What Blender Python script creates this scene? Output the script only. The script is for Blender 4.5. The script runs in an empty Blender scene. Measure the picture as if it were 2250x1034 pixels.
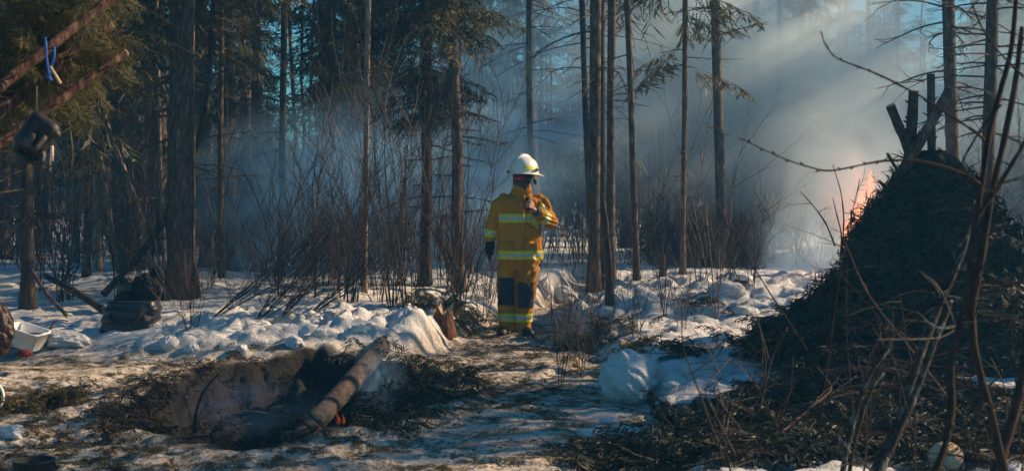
import bpy, bmesh, math, random
import numpy as np
from mathutils import Vector, Matrix

# ------------------------------------------------------------------ camera, light, exposure
S = bpy.context.scene
COL = S.collection
R = math.radians
FPX = 3091.0                       # focal length in photograph pixels
PW, PH = 2250.0, 1034.0
CAMZ = 1.5
PITCH = math.atan((517 - 422) / FPX)

cam = bpy.data.cameras.new('camera')
camo = bpy.data.objects.new('camera', cam)
COL.objects.link(camo)
camo.location = (0, 0, CAMZ)
camo.rotation_euler = (R(90) - PITCH, 0, 0)
cam.sensor_width = 36
cam.lens = FPX / PW * 36
cam.clip_start = 0.1
cam.clip_end = 2000
cam.dof.use_dof = True
cam.dof.focus_distance = 12.5
cam.dof.aperture_fstop = 4.5
S.camera = camo

SUN_AZ = R(71)                     # from +y towards +x
SUN_EL = R(27)
wd = bpy.data.worlds.new('World')
S.world = wd
wd.use_nodes = True
wn = wd.node_tree
bg = wn.nodes['Background']
sky = wn.nodes.new('ShaderNodeTexSky')
sky.sky_type = 'NISHITA'
sky.sun_disc = False
sky.sun_elevation = SUN_EL
sky.sun_rotation = SUN_AZ
sky.air_density = 1.3
sky.dust_density = 0.2
sky.ozone_density = 2.0
wmx = wn.nodes.new('ShaderNodeMix'); wmx.data_type = 'RGBA'; wmx.blend_type = 'MULTIPLY'
wmx.inputs[0].default_value = 1; wmx.inputs[7].default_value = (.30, .82, 1.06, 1)
wn.links.new(sky.outputs[0], wmx.inputs[6]); wn.links.new(wmx.outputs[2], bg.inputs[0])
bg.inputs[1].default_value = 0.052

sl = bpy.data.lights.new('sun', 'SUN')
so = bpy.data.objects.new('sun', sl)
COL.objects.link(so)
sl.energy = 5.0
sl.angle = R(0.5)
sl.color = (1.0, 0.71, 0.43)
sd = Vector((math.sin(SUN_AZ) * math.cos(SUN_EL), math.cos(SUN_AZ) * math.cos(SUN_EL), math.sin(SUN_EL)))
so.rotation_euler = sd.to_track_quat('Z', 'Y').to_euler()
so.location = sd * 60

S.view_settings.view_transform = 'Standard'
S.view_settings.look = 'None'
S.view_settings.exposure = 0.92
S.view_settings.gamma = 1
S.cycles.volume_bounces = 3
S.cycles.max_bounces = 5
S.cycles.diffuse_bounces = 2
S.cycles.glossy_bounces = 2
S.cycles.transparent_max_bounces = 12
S.cycles.transmission_bounces = 3
S.cycles.volume_step_rate = .7
S.cycles.sample_clamp_indirect = 4
S.cycles.use_adaptive_sampling = True
S.cycles.adaptive_threshold = 0.02

HAZE = .0026
rnd = random.Random(7)
RS = np.random.RandomState(7)

# ------------------------------------------------------------------ numpy noise
def _h(ix, iy, s=0):
    n = (ix.astype(np.int64) * 374761393 + iy.astype(np.int64) * 668265263 + s * 1274126177) & 0xffffffff
    n = ((n ^ (n >> 13)) * 1274126177) & 0xffffffff
    return ((n ^ (n >> 16)) & 0xffffff) / float(0xffffff)

def vn(x, y, s=0):
    x = np.asarray(x, float); y = np.asarray(y, float)
    ix = np.floor(x); iy = np.floor(y)
    fx = x - ix; fy = y - iy
    u = fx * fx * (3 - 2 * fx); v = fy * fy * (3 - 2 * fy)
    a = _h(ix, iy, s); b = _h(ix + 1, iy, s); c = _h(ix, iy + 1, s); d = _h(ix + 1, iy + 1, s)
    return (a * (1 - u) + b * u) * (1 - v) + (c * (1 - u) + d * u) * v

def fbm(x, y, o=4, s=0):
    t = 0; a = 0.5; n = 0
    for k in range(o):
        t = t + a * vn(x, y, s + k); n += a
        x = np.asarray(x) * 2.03 + 17.1; y = np.asarray(y) * 2.03 - 9.3; a *= 0.5
    return t / n

def lumps(x, y, s=0):
    """rounded boulders: 1 at a clump centre, 0 at its edge"""
    x = np.asarray(x, float); y = np.asarray(y, float)
    ix = np.floor(x); iy = np.floor(y)
    best = np.zeros_like(x + y)
    for dx in (-1, 0, 1):
        for dy in (-1, 0, 1):
            cx = ix + dx; cy = iy + dy
            px = cx + _h(cx, cy, s); py = cy + _h(cx, cy, s + 5)
            r = 0.35 + 0.45 * _h(cx, cy, s + 9)
            d = ((x - px) ** 2 + (y - py) ** 2) / (r * r)
            best = np.maximum(best, np.sqrt(np.clip(1 - d, 0, 1)) * r)
    return best

def ss(a, b, x):
    t = np.clip((np.asarray(x, float) - a) / (b - a), 0, 1)
    return t * t * (3 - 2 * t)

# ------------------------------------------------------------------ ground shape
PIT = (-1.6, 10.35, 1.05, 2.0)

def pit_d(x, y):
    return np.sqrt(((x - PIT[0]) / PIT[2]) ** 2 + ((y - PIT[1]) / PIT[3]) ** 2) + (fbm(x * 2.2, y * 2.2, 5, 41) - .5) * .5

def packed(x, y):
    """1 on the trodden camp floor and trail, 0 in the undisturbed snow"""
    x = np.asarray(x, float); y = np.asarray(y, float)
    w = (fbm(x * 1.3, y * 1.3, 3, 11) - .5) * 0.7
    camp = ss(0.55, -0.25, y - (12.9 + 0.12 * x) + w) * ss(0.35, -0.1, x - (0.1 + 0.045 * y) + w)
    # trail: centre line through the person and on behind
    cx = np.interp(y, [6, 10, 13, 15, 17.5, 20, 26], [-0.4, -0.1, -0.05, 0.05, 0.45, 1.1, 1.5])
    hw = np.interp(y, [6, 12, 14, 15.5, 18, 22, 26], [1.2, .95, .62, .5, .38, .3, .1])
    tr = ss(0.22, -0.05, np.abs(x - cx) - hw + w * .35) * ss(26, 23, y)
    return np.maximum(camp, tr)

def H(x, y):
    x = np.asarray(x, float); y = np.asarray(y, float)
    p = packed(x, y)
    off = 1 - p
    far = ss(28, 60, y)
    base = (fbm(x * .12, y * .12, 3, 3) - .5) * .5 * ss(16, 40, y)
    h = (0.10 + .09 * ss(12.5, 16, y)) * off + base
    # broken snow banks beside the trail
    near_edge = off * ss(.0, .9, p + .35) * 0 + off * np.exp(-((y - 14.0 - .1 * x) / 1.1) ** 2) * ss(-.2, -.9, x) * ss(-3.6, -2.7, x)
    h = h + near_edge * (0.05 + .07 * lumps(x * 2.0 + .8 * fbm(x * 3, y * 3, 2, 37), y * 2.6, 21) + .06 * lumps(x * 4.6 + fbm(x * 5, y * 5, 2, 38), y * 4.6, 22) + .05 * lumps(x * 11, y * 11, 32) + .24 * (fbm(x * 5, y * 5, 5, 39) - .5))
    lb = off * np.exp(-((y - 13.6) / 1.0) ** 2) * np.exp(-((x + 3.5) / 1.6) ** 2)
    h = h + lb * (.01 + .10 * lumps(x * 3.1, y * 3.1, 23))
    # right hand bank
    rb = off * np.exp(-((y - 15.8 - .12 * (x - 1.5)) / 1.9) ** 2) * ss(.35, 1.2, x) * ss(7, 4, x)
    h = h + rb * (0.16 + .12 * lumps(x * 1.7 + 3, y * 1.7, 24) + .10 * lumps(x * 4, y * 4, 25) + .05 * lumps(x * 9, y * 9, 26))
    rn = off * np.exp(-((y - 11.2) / 2.3) ** 2) * ss(.5, 1.2, x)
    h = h + rn * (.02 + .12 * lumps(x * 2.7, y * 2.7, 27))
    mb = off * np.exp(-((y - 19.5) / 2.6) ** 2)
    h = h + mb * (.05 + .2 * lumps(x * 1.1, y * 1.1, 28)) * ss(24, 20, y)
    h = h + off * (.10 * (fbm(x * .9, y * .9, 3, 5) - .4) + .05 * lumps(x * 6, y * 6, 29) * ss(26, 18, y) * (fbm(x * .8, y * .8, 2, 61) > .5))
    # footprints / unevenness of the packed floor
    h = h + p * (.055 * (fbm(x * 1.7, y * 1.7, 3, 6) - .5) + .05 * (fbm(x * 7, y * 7, 4, 8) - .5) - .05 * lumps(x * 3.4, y * 2.4, 33) * (fbm(x * .9, y * .9, 2, 34) > .45))
    h = h + off * .07 * (fbm(x * 5 + 3 * fbm(x * 2, y * 2, 2, 35), y * 5, 5, 36) - .5) * ss(30, 22, y)
    h = h + (fbm(x * 18, y * 18, 2, 9) - .5) * .014 * (1 - far)
    pd = pit_d(x, y)
    rim = np.exp(-((pd - 1.12) / .16) ** 2) * .05
    h = h + rim - .50 * ss(1.06, .74, pd) * (1 + .7 * (fbm(x * 3.5, y * 3.5, 5, 14) - .5)) - .05 * ss(1.0, .9, pd) * lumps(x * 7, y * 7, 15)
    h = h + ss(45, 150, y) * .7 * vn(x * .02, y * .02, 77)
    return h

def Hs(x, y):
    return float(H(np.array([x]), np.array([y]))[0])

def ray(px, py):
    dx = (px - PW / 2) / FPX; dz = (PH / 2 - py) / FPX
    c, s = math.cos(PITCH), math.sin(PITCH)
    return Vector((dx, c + dz * s, dz * c - s))      # pitch down

def P(px, py, Y):
    """the point of the place seen at photo pixel (px,py) whose depth is Y"""
    d = ray(px, py)
    return Vector((0, 0, CAMZ)) + d * (Y / d.y)

def G(px, py):
    """where the line of sight through (px,py) meets the ground"""
    d = ray(px, py); d = d / d.y
    ys = np.linspace(5, 60, 2200)
    z = CAMZ + d.z * ys
    hit = np.nonzero(z < H(d.x * ys, ys))[0]
    Y = ys[hit[0]] if len(hit) else 60
    return Vector((d.x * Y, Y, Hs(d.x * Y, Y)))

def M2P(Y):                      # metres per photo pixel at depth Y
    return Y / FPX

# ------------------------------------------------------------------ mesh building
class MB:
    def __init__(self):
        self.v = []; self.q = []; self.t = []; self.n = 0
    def add(self, V, Q=None, T=None):
        V = np.asarray(V, float).reshape(-1, 3)
        if Q is not None and len(Q): self.q.append(np.asarray(Q, np.int64).reshape(-1, 4) + self.n)
        if T is not None and len(T): self.t.append(np.asarray(T, np.int64).reshape(-1, 3) + self.n)
        self.v.append(V); self.n += len(V)
        return self
    def mesh(self, name, smooth=True):
        V = np.concatenate(self.v) if self.v else np.zeros((0, 3))
        Q = np.concatenate(self.q) if self.q else np.zeros((0, 4), np.int64)
        T = np.concatenate(self.t) if self.t else np.zeros((0, 3), np.int64)
        me = bpy.data.meshes.new(name)
        me.vertices.add(len(V)); me.vertices.foreach_set('co', V.astype(np.float32).ravel())
        me.loops.add(len(Q) * 4 + len(T) * 3)
        me.loops.foreach_set('vertex_index', np.concatenate([Q.ravel(), T.ravel()]).astype(np.int32))
        me.polygons.add(len(Q) + len(T))
        st = np.concatenate([np.arange(len(Q)) * 4, len(Q) * 4 + np.arange(len(T)) * 3]).astype(np.int32)
        me.polygons.foreach_set('loop_start', st)
        me.update(calc_edges=True)
        me.polygons.foreach_set('use_smooth', np.full(len(Q) + len(T), bool(smooth)))
        me.validate()
        return me
    def obj(self, name, mat, parent=None, smooth=True):
        me = self.mesh(name, smooth)
        if mat: me.materials.append(mat)
        o = bpy.data.objects.new(name, me); COL.objects.link(o)
        if parent: o.parent = parent
        return o

def tube(mb, pts, rads, k=6, cap=True, wob=0, squash=None):
    P_ = np.array([tuple(p) for p in pts], float)
    n = len(P_)
    r = np.full(n, rads, float) if np.isscalar(rads) else np.asarray(rads, float)
    if len(r) != n: r = np.interp(np.linspace(0, 1, n), np.linspace(0, 1, len(r)), r)
    t = np.gradient(P_, axis=0)
    t /= np.linalg.norm(t, axis=1)[:, None] + 1e-12
    d = P_[-1] - P_[0]
    ref = np.eye(3)[np.argmin(np.abs(d))]
    a = np.cross(t, ref); a /= np.linalg.norm(a, axis=1)[:, None] + 1e-12
    b = np.cross(t, a)
    th = np.arange(k) * 2 * np.pi / k
    rr = r[:, None] * (1 + (RS.rand(n, k) - .5) * wob if wob else np.ones((n, k)))
    V = P_[:, None, :] + rr[:, :, None] * (np.cos(th)[None, :, None] * a[:, None, :] + np.sin(th)[None, :, None] * b[:, None, :])
    i = np.arange(n - 1)[:, None] * k; j = np.arange(k)[None, :]; j2 = (j + 1) % k
    Q = np.stack([i + j, i + j2, i + k + j2, i + k + j], -1).reshape(-1, 4)
    V = V.reshape(-1, 3); T = []
    if cap:
        V = np.vstack([V, P_[0], P_[-1]])
        jj = np.arange(k); T = np.vstack([np.stack([np.full(k, n * k), (jj + 1) % k, jj], -1),
                                          np.stack([np.full(k, n * k + 1), (n - 1) * k + jj, (n - 1) * k + (jj + 1) % k], -1)])
    mb.add(V, Q, T)

def inst(mb, TV, TQ, M, pos):
    """place template (TV, TQ) by matrices M (n,3,3; columns are the axes) and positions"""
    n = len(pos)
    V = np.einsum('nij,mj->nmi', M, TV) + pos[:, None, :]
    Q = TQ[None] + (np.arange(n) * len(TV))[:, None, None]
    mb.add(V.reshape(-1, 3), Q.reshape(-1, TQ.shape[1]))

def frames(d, up, scale, roll=None):
    """matrices with x along d, z near up"""
    d = d / (np.linalg.norm(d, axis=1)[:, None] + 1e-9)
    y = np.cross(up, d); y /= np.linalg.norm(y, axis=1)[:, None] + 1e-9
    z = np.cross(d, y)
    if roll is not None:
        c = np.cos(roll)[:, None]; s = np.sin(roll)[:, None]
        y, z = c * y + s * z, -s * y + c * z
    return np.stack([d, y, z], -1) * np.asarray(scale).reshape(-1, 1, 1)

def diamond(p, d, L, w, nrm):
    d = d / np.linalg.norm(d); s = np.cross(nrm, d); s /= np.linalg.norm(s) + 1e-9
    return [p, p + d * L * .45 + s * w / 2, p + d * L, p + d * L * .45 - s * w / 2]

def frond(seed, n_side, sub, w, droop=.18, spread=.42):
    """a flat needle branch of unit length along +x"""
    g = np.random.RandomState(seed); V = []
    def main(x): return np.array([x, .03 * math.sin(x * 5 + seed), -droop * x * x])
    for i in range(n_side):
        x = .12 + .86 * (i + g.rand() * .7) / n_side
        sd_ = 1 if i % 2 else -1
        p = main(x)
        L = spread * (1 - .75 * x) * (.65 + .6 * g.rand()) + .05
        a = R(40 + 30 * g.rand())
        d = np.array([math.cos(a), sd_ * math.sin(a), -.25 - .5 * g.rand()])
        nrm = np.array([g.randn() * .5, g.randn() * .5, 1.])
        V += diamond(p, d, L, w * (.8 + .5 * g.rand()), nrm)
        for k in range(sub):
            f = .2 + .7 * g.rand(); q = p + d / np.linalg.norm(d) * L * f
            a2 = g.choice([-1, 1]) * R(35 + 35 * g.rand())
            d2 = np.array([d[0] * math.cos(a2) - d[1] * math.sin(a2), d[0] * math.sin(a2) + d[1] * math.cos(a2), d[2] - .4 * g.rand() + g.randn() * .2])
            V += diamond(q, d2, L * (.25 + .4 * g.rand()), w * (.6 + .5 * g.rand()), np.array([g.randn() * .8, g.randn() * .8, 1.]))
    for i in range(5):
        x = i / 5
        V += diamond(main(x), main(x + .22) - main(x), .25, w * .8, np.array([0, g.randn() * .6, 1.]))
    V = np.array(V); Q = np.arange(len(V)).reshape(-1, 4)
    return V, Q

FAR_FR = [frond(s, 18, 3, .034) for s in range(4)]
MID_FR = [frond(s + 10, 32, 5, .020) for s in range(4)]
NEAR_FR = [frond(s + 50, 50, 6, .011, .1, .36) for s in range(3)]
SPRIG = [frond(s + 20, 22, 4, .034, .1, .5) for s in range(5)]

# ------------------------------------------------------------------ tags
def tag(o, label=None, cat=None, group=None, kind=None):
    if label: o['label'] = label
    if cat: o['category'] = cat
    if group: o['group'] = group
    if kind: o['kind'] = kind
    return o

def empty(name, loc=(0, 0, 0), rz=0):
    o = bpy.data.objects.new(name, None); COL.objects.link(o)
    o.location = loc; o.rotation_euler = (0, 0, rz); o.empty_display_size = .1
    return o

def copy_tree(o, parent=None):
    c = o.copy(); COL.objects.link(c); c.parent = parent
    if parent: c.matrix_parent_inverse = o.matrix_parent_inverse
    for ch in list(o.children): copy_tree(ch, c)
    return c

def meshobj(name, me, mat=None, parent=None):
    if mat: me.materials.append(mat)
    o = bpy.data.objects.new(name, me); COL.objects.link(o); o.parent = parent
    return o

# ------------------------------------------------------------------ materials
def nt(name):
    m = bpy.data.materials.new(name); m.use_nodes = True
    return m, m.node_tree, m.node_tree.nodes['Principled BSDF']

def noise(t, vec, scale, detail=4, rough=.6, dist=0):
    n = t.nodes.new('ShaderNodeTexNoise'); n.inputs['Scale'].default_value = scale
    n.inputs['Detail'].default_value = detail; n.inputs['Roughness'].default_value = rough
    n.inputs['Distortion'].default_value = dist
    if vec is not None: t.links.new(vec, n.inputs['Vector'])
    return n.outputs['Fac']

def ramp(t, fac, stops, interp='LINEAR'):
    r = t.nodes.new('ShaderNodeValToRGB'); r.color_ramp.interpolation = interp
    e = r.color_ramp.elements
    while len(e) < len(stops): e.new(.5)
    for i, (p, c) in enumerate(stops):
        e[i].position = p
        e[i].color = (c, c, c, 1) if np.isscalar(c) else (*c, 1)
    t.links.new(fac, r.inputs[0]); return r.outputs[0]

def mapping(t, vec, scale=(1, 1, 1), rot=(0, 0, 0), loc=(0, 0, 0)):
    m = t.nodes.new('ShaderNodeMapping'); m.inputs['Scale'].default_value = scale
    m.inputs['Rotation'].default_value = rot; m.inputs['Location'].default_value = loc
    t.links.new(vec, m.inputs['Vector']); return m.outputs[0]

def coord(t, kind='Object'):
    return t.nodes.new('ShaderNodeTexCoord').outputs[kind]

def mix(t, fac, a, b):
    m = t.nodes.new('ShaderNodeMix'); m.data_type = 'RGBA'
    for s, v in ((0, fac), (6, a), (7, b)):
        if isinstance(v, bpy.types.NodeSocket): t.links.new(v, m.inputs[s])
        else: m.inputs[s].default_value = v if np.isscalar(v) else (*v, 1)
    return m.outputs[2]

def math_(t, op, a, b=0.0, c=None):
    m = t.nodes.new('ShaderNodeMath'); m.operation = op
    for i, v in enumerate((a, b, c)):
        if v is None: continue
        if isinstance(v, bpy.types.NodeSocket): t.links.new(v, m.inputs[i])
        else: m.inputs[i].default_value = v
    return m.outputs[0]

def bump(t, b, h, strength=.5, dist=.02):
    n = t.nodes.new('ShaderNodeBump'); n.inputs['Strength'].default_value = strength
    n.inputs['Distance'].default_value = dist
    t.links.new(h, n.inputs['Height']); t.links.new(n.outputs[0], b.inputs['Normal'])

def simple(name, c1, c2, scale=8, rough=.8, bs=.3, bd=.01, stretch=(1, 1, 1), spec=.3, metal=0, detail=4):
    m, t, b = nt(name)
    v = mapping(t, coord(t), stretch)
    f = noise(t, v, scale, detail)
    t.links.new(ramp(t, f, [(.32, c1), (.68, c2)]), b.inputs['Base Color'])
    b.inputs['Roughness'].default_value = rough
    b.inputs['Specular IOR Level'].default_value = spec
    b.inputs['Metallic'].default_value = metal
    if bs: bump(t, b, noise(t, v, scale * 2.5, 3), bs, bd)
    return m

def snow_mat():
    m, t, b = nt('snow')
    v = coord(t)
    at = t.nodes.new('ShaderNodeAttribute'); at.attribute_name = 'ground'
    sep = t.nodes.new('ShaderNodeSeparateColor'); t.links.new(at.outputs['Color'], sep.inputs[0])
    pk, pit, deb = sep.outputs[0], sep.outputs[1], sep.outputs[2]
    tone = ramp(t, noise(t, v, 3, 5), [(.3, (.66, .68, .71)), (.7, (.80, .80, .80))])
    dirty = ramp(t, noise(t, v, 5, 8, .75), [(.34, (.44, .36, .28)), (.52, (.66, .59, .52)), (.72, (.80, .76, .71))])
    c = mix(t, pk, tone, dirty)
    # needles and bits trodden into the floor
    st = mapping(t, v, (1.0, 2.2, 1))
    n1 = noise(t, st, 2.2, 9, .72)
    n2 = noise(t, v, 34, 6, .8)
    s_ = math_(t, 'ADD', math_(t, 'MULTIPLY', n1, .62), math_(t, 'MULTIPLY', n2, .5))
    lit = ramp(t, s_, [(.545, 0.0), (.60, 1.0)])
    n3 = ramp(t, noise(t, v, 12, 7, .8), [(.60, 0.0), (.65, 1.0)])
    lf = math_(t, 'MULTIPLY', lit, math_(t, 'ADD', math_(t, 'MULTIPLY', pk, .85), math_(t, 'MULTIPLY', deb, .9)))
    lf = math_(t, 'MAXIMUM', lf, math_(t, 'MULTIPLY', n3, math_(t, 'ADD', .38, math_(t, 'MULTIPLY', deb, .6))))
    litc = ramp(t, noise(t, v, 26, 3), [(.35, (.035, .03, .012)), (.55, (.10, .085, .03)), (.7, (.16, .10, .05))])
    c = mix(t, math_(t, 'MINIMUM', lf, 1.0), c, litc)
    soil = ramp(t, noise(t, v, 9, 6, .7), [(.35, (.002, .0016, .0012)), (.62, (.006, .0045, .003)), (.82, (.03, .022, .015))])
    c = mix(t, pit, c, soil)
    t.links.new(c, b.inputs['Base Color'])
    b.inputs['Roughness'].default_value = .75
    b.inputs['Specular IOR Level'].default_value = .25
    hh = math_(t, 'ADD', math_(t, 'MULTIPLY', noise(t, v, 14, 6, .7), .7), math_(t, 'MULTIPLY', noise(t, v, 60, 4, .7), .3))
    bump(t, b, hh, .9, .08)
    return m

def bark_mat(name, c1, c2, c3):
    m, t, b = nt(name)
    v = mapping(t, coord(t), (1, 1, .28))
    f = noise(t, v, 26, 6, .7, .3)
    c = ramp(t, f, [(.34, c1), (.52, c2), (.70, c3)])
    t.links.new(c, b.inputs['Base Color'])
    b.inputs['Roughness'].default_value = .9
    b.inputs['Specular IOR Level'].default_value = .15
    bump(t, b, f, .9, .03)
    return m

def leaf_mat(name, c1, c2, c3, transl=.25):
    m, t, b = nt(name)
    g = t.nodes.new('ShaderNodeNewGeometry')
    f = noise(t, coord(t), 1.6, 4, .6)
    f2 = g.outputs['Random Per Island']
    c = ramp(t, math_(t, 'ADD', math_(t, 'MULTIPLY', f, .55), math_(t, 'MULTIPLY', f2, .45)), [(.3, c1), (.52, c2), (.75, c3)])
    t.links.new(c, b.inputs['Base Color'])
    b.inputs['Roughness'].default_value = .6; b.inputs['Specular IOR Level'].default_value = .3
    tr = t.nodes.new('ShaderNodeBsdfTranslucent'); t.links.new(c, tr.inputs[0])
    mx = t.nodes.new('ShaderNodeMixShader'); mx.inputs[0].default_value = transl
    t.links.new(b.outputs[0], mx.inputs[1]); t.links.new(tr.outputs[0], mx.inputs[2])
    t.links.new(mx.outputs[0], t.nodes['Material Output'].inputs[0])
    return m

M_SNOW = snow_mat()
M_CHUNK = simple('snow_block', (.62, .63, .65), (.82, .82, .82), 6, .8, .7, .03)
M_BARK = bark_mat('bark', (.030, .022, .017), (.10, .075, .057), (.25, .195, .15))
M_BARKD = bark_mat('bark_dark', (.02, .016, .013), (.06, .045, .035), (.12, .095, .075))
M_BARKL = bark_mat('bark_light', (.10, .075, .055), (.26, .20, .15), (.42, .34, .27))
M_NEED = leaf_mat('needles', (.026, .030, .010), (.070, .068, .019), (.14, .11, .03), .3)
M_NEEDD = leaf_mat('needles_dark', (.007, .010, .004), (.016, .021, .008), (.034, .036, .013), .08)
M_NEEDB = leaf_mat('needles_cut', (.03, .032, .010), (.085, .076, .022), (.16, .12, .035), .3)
M_TWIG = simple('twig_bark', (.028, .018, .014), (.085, .055, .04), 14, .7, 0)
M_TWIGD = simple('twig_bark_dark', (.012, .009, .007), (.042, .028, .02), 14, .7, 0)
M_RED = simple('brown_twigs', (.03, .016, .011), (.09, .048, .032), 10, .8, 0)

# ------------------------------------------------------------------ structure: the ground
def make_ground():
    ys = [-12.0]
    while ys[-1] < 4.5: ys.append(ys[-1] + .5)
    y = 5.0
    while y < 30: ys.append(y); y += max(.022, y * .0028)
    while y < 420: ys.append(y); y *= 1.02
    ys = np.array(ys)
    nc = 640
    u = np.linspace(-1, 1, nc); u = np.sign(u) * (np.abs(u) * .72 + .28 * np.abs(u) ** 5)
    half = np.interp(ys, [-12, 5, 8, 30, 420], [12, 6, 7, 21, 330])
    X = u[None, :] * half[:, None]; Y = np.repeat(ys[:, None], nc, 1)
    Z = H(X, Y)
    V = np.stack([X, Y, Z], -1).reshape(-1, 3)
    n = len(ys)
    i = np.arange(n - 1)[:, None] * nc; j = np.arange(nc - 1)[None, :]
    Q = np.stack([i + j, i + j + 1, i + nc + j + 1, i + nc + j], -1).reshape(-1, 4)
    mb = MB(); mb.add(V, Q)
    o = mb.obj('snow_ground', M_SNOW)
    at = o.data.color_attributes.new('ground', 'FLOAT_COLOR', 'POINT')
    pk = packed(X, Y); pd = pit_d(X, Y)
    pitm = ss(1.16, 1.03, pd)
    deb = debris(X, Y)
    C = np.stack([pk, pitm, deb, np.ones_like(pk)], -1).reshape(-1, 4)
    at.data.foreach_set('color', C.astype(np.float32).ravel())
    tag(o, kind='structure')

def debris(x, y):
    """how thickly cut boughs and litter lie"""
    a = np.exp(-(((x - 2.3 - .02 * y) / 1.15) ** 2 + ((y - 8.8) / 1.5) ** 2)) * 1.1
    b = np.exp(-(((x + .65) / .35) ** 2 + ((y - 11.0) / 1.3) ** 2))
    c = np.exp(-(((x + .75) / .5) ** 2 + ((y - 15.2) / .5) ** 2))
    d = 1.0 * np.exp(-(((x - 1.25) / 1.0) ** 2 + ((y - 7.9) / .75) ** 2))
    e = .85 * np.exp(-(((x - 2.2) / 1.5) ** 2 + ((y - 7.5) / .5) ** 2))
    return np.clip(a + .8 * b + c + d + e, 0, 1)

make_ground()

# ------------------------------------------------------------------ trees
def crown_mesh(seed, h, base, rad, per_m=9, fr=FAR_FR, droop=.25, tip=.25, gaps=.0, whorl=0):
    g = np.random.RandomState(seed)
    n = int((h - base) * per_m)
    z = base + (h - base) * np.sort(g.rand(n))
    if whorl: z = np.clip(base + np.round((z - base) / whorl) * whorl + g.randn(n) * .13, base, h)
    f = (z - base) / (h - base)
    L = rad * (1 - f) ** .75 * (.55 + .6 * g.rand(n)) + tip
    L *= np.where(f < .12, .6 + 3 * f, 1)
    az = g.rand(n) * 2 * np.pi
    if gaps:
        k = vn(az * 1.3, z * 1.1, seed) > gaps
        z, L, az, f = z[k], L[k], az[k], f[k]; n = len(z)
    dz = -droop * (1 - f) + .35 * f + g.randn(n) * .12
    d = np.stack([np.cos(az), np.sin(az), dz], -1)
    pos = np.stack([np.cos(az) * .03, np.sin(az) * .03, z], -1)
    M = frames(d, np.tile([0, 0, 1.], (n, 1)), L, g.randn(n) * .35)
    mb = MB()
    which = g.randint(0, len(fr), n)
    for i, (TV, TQ) in enumerate(fr):
        s = which == i
        if s.any(): inst(mb, TV, TQ, M[s], pos[s])
    return mb.mesh('crown', False)

def limb(mb, p, d, L, r, g, sub=5, k=3, droop=.35, curl=.25):
    """one dead drooping limb with side twigs"""
    n = 6; pts = [np.array(p, float)]; d = np.array(d, float); d /= np.linalg.norm(d)
    for i in range(n):
        d = d + np.array([g.randn() * .10, g.randn() * .10, -droop / n + (curl * 2 / n if i > n * .6 else 0) + g.randn() * .05])
        d /= np.linalg.norm(d); pts.append(pts[-1] + d * L / n)
    tube(mb, pts, np.linspace(r, r * .25, n + 1), k, False)
    for j in range(sub):
        i = g.randint(1, n); q = pts[i]
        dd = pts[i + 1] - pts[i]; dd /= np.linalg.norm(dd)
        s = g.choice([-1, 1]); a = R(30 + 40 * g.rand())
        h_ = np.array([-dd[1], dd[0], 0]) * s
        e = dd * math.cos(a) + h_ * math.sin(a) + np.array([0, 0, g.randn() * .25])
        l = L * (.18 + .3 * g.rand()) * (1 - .4 * i / n)
        m = q + e * l * .5 + np.array([0, 0, -.03 * L])
        tube(mb, [q, m, m + (e + np.array([0, 0, g.randn() * .4])) * l * .5], [r * .5, r * .3, r * .15], 3, False)

def trunk_mb(seed, h, r0, r1, lean=(0, 0), wob=.07, k=9, flare=1.45, base_z=-.15, bend=None):
    g = np.random.RandomState(seed); n = 14
    mb = MB(); zs = np.linspace(base_z, h, n)
    zs = base_z + (h - base_z) * np.linspace(0, 1, n) ** 1.3
    wx = np.cumsum(g.randn(n)) * wob * .4; wy = np.cumsum(g.randn(n)) * wob * .4
    wx -= wx[0]; wy -= wy[0]
    pts = np.stack([lean[0] * zs / h + wx * ss(0, 2, zs), lean[1] * zs / h + wy * ss(0, 2, zs), zs], -1)
    r = np.interp(zs, [base_z, .05, .35, h], [r0 * flare * 1.1, r0 * flare, r0, r1])
    tube(mb, pts, r, k, True, .10)
    return mb, pts

def trunk_at(pts, z):
    return np.array([np.interp(z, pts[:, 2], pts[:, 0]), np.interp(z, pts[:, 2], pts[:, 1]), z])

def spruce(name, loc, h, r0, seed, base, rad, label, group=None, per_m=9, fr=FAR_FR, mat=M_NEED, bark=M_BARK,
           lean=(0, 0), whorl=0, limbs=18, limb_zone=(.6, None), limb_len=.9, gaps=0, cat='tree', droop=.25, r1=.02, wob=.05, ldroop=.35):
    """a conifer: trunk with its dead lower limbs, and a crown"""
    root = empty(name, loc); tag(root, label, cat, group)
    g = np.random.RandomState(seed + 999)
    mb, pts = trunk_mb(seed, h, r0, r1, lean, wob)
    z1 = limb_zone[1] or (base + 1.5)
    for i in range(limbs):
        z = limb_zone[0] + (z1 - limb_zone[0]) * g.rand() ** .8
        az = g.rand() * 2 * np.pi
        rr = np.interp(z, [0, h], [r0, r1])
        limb(mb, trunk_at(pts, z), (math.cos(az), math.sin(az), .05 + g.randn() * .12), limb_len * (.35 + .8 * g.rand()), min(.022, rr * .16 + .004), g, 5, 3, ldroop)
    tr = mb.obj('trunk', bark, root)
    if rad > 0:
        me = crown_mesh(seed, h, base, rad, per_m, fr, droop, gaps=gaps, whorl=whorl)
        if any(lean):
            co = np.empty(len(me.vertices) * 3, np.float32); me.vertices.foreach_get('co', co); co = co.reshape(-1, 3)
            co[:, 0] += lean[0] * co[:, 2] / h; co[:, 1] += lean[1] * co[:, 2] / h
            me.vertices.foreach_set('co', co.ravel())
        meshobj('crown', me, mat, root)
    return root

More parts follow.
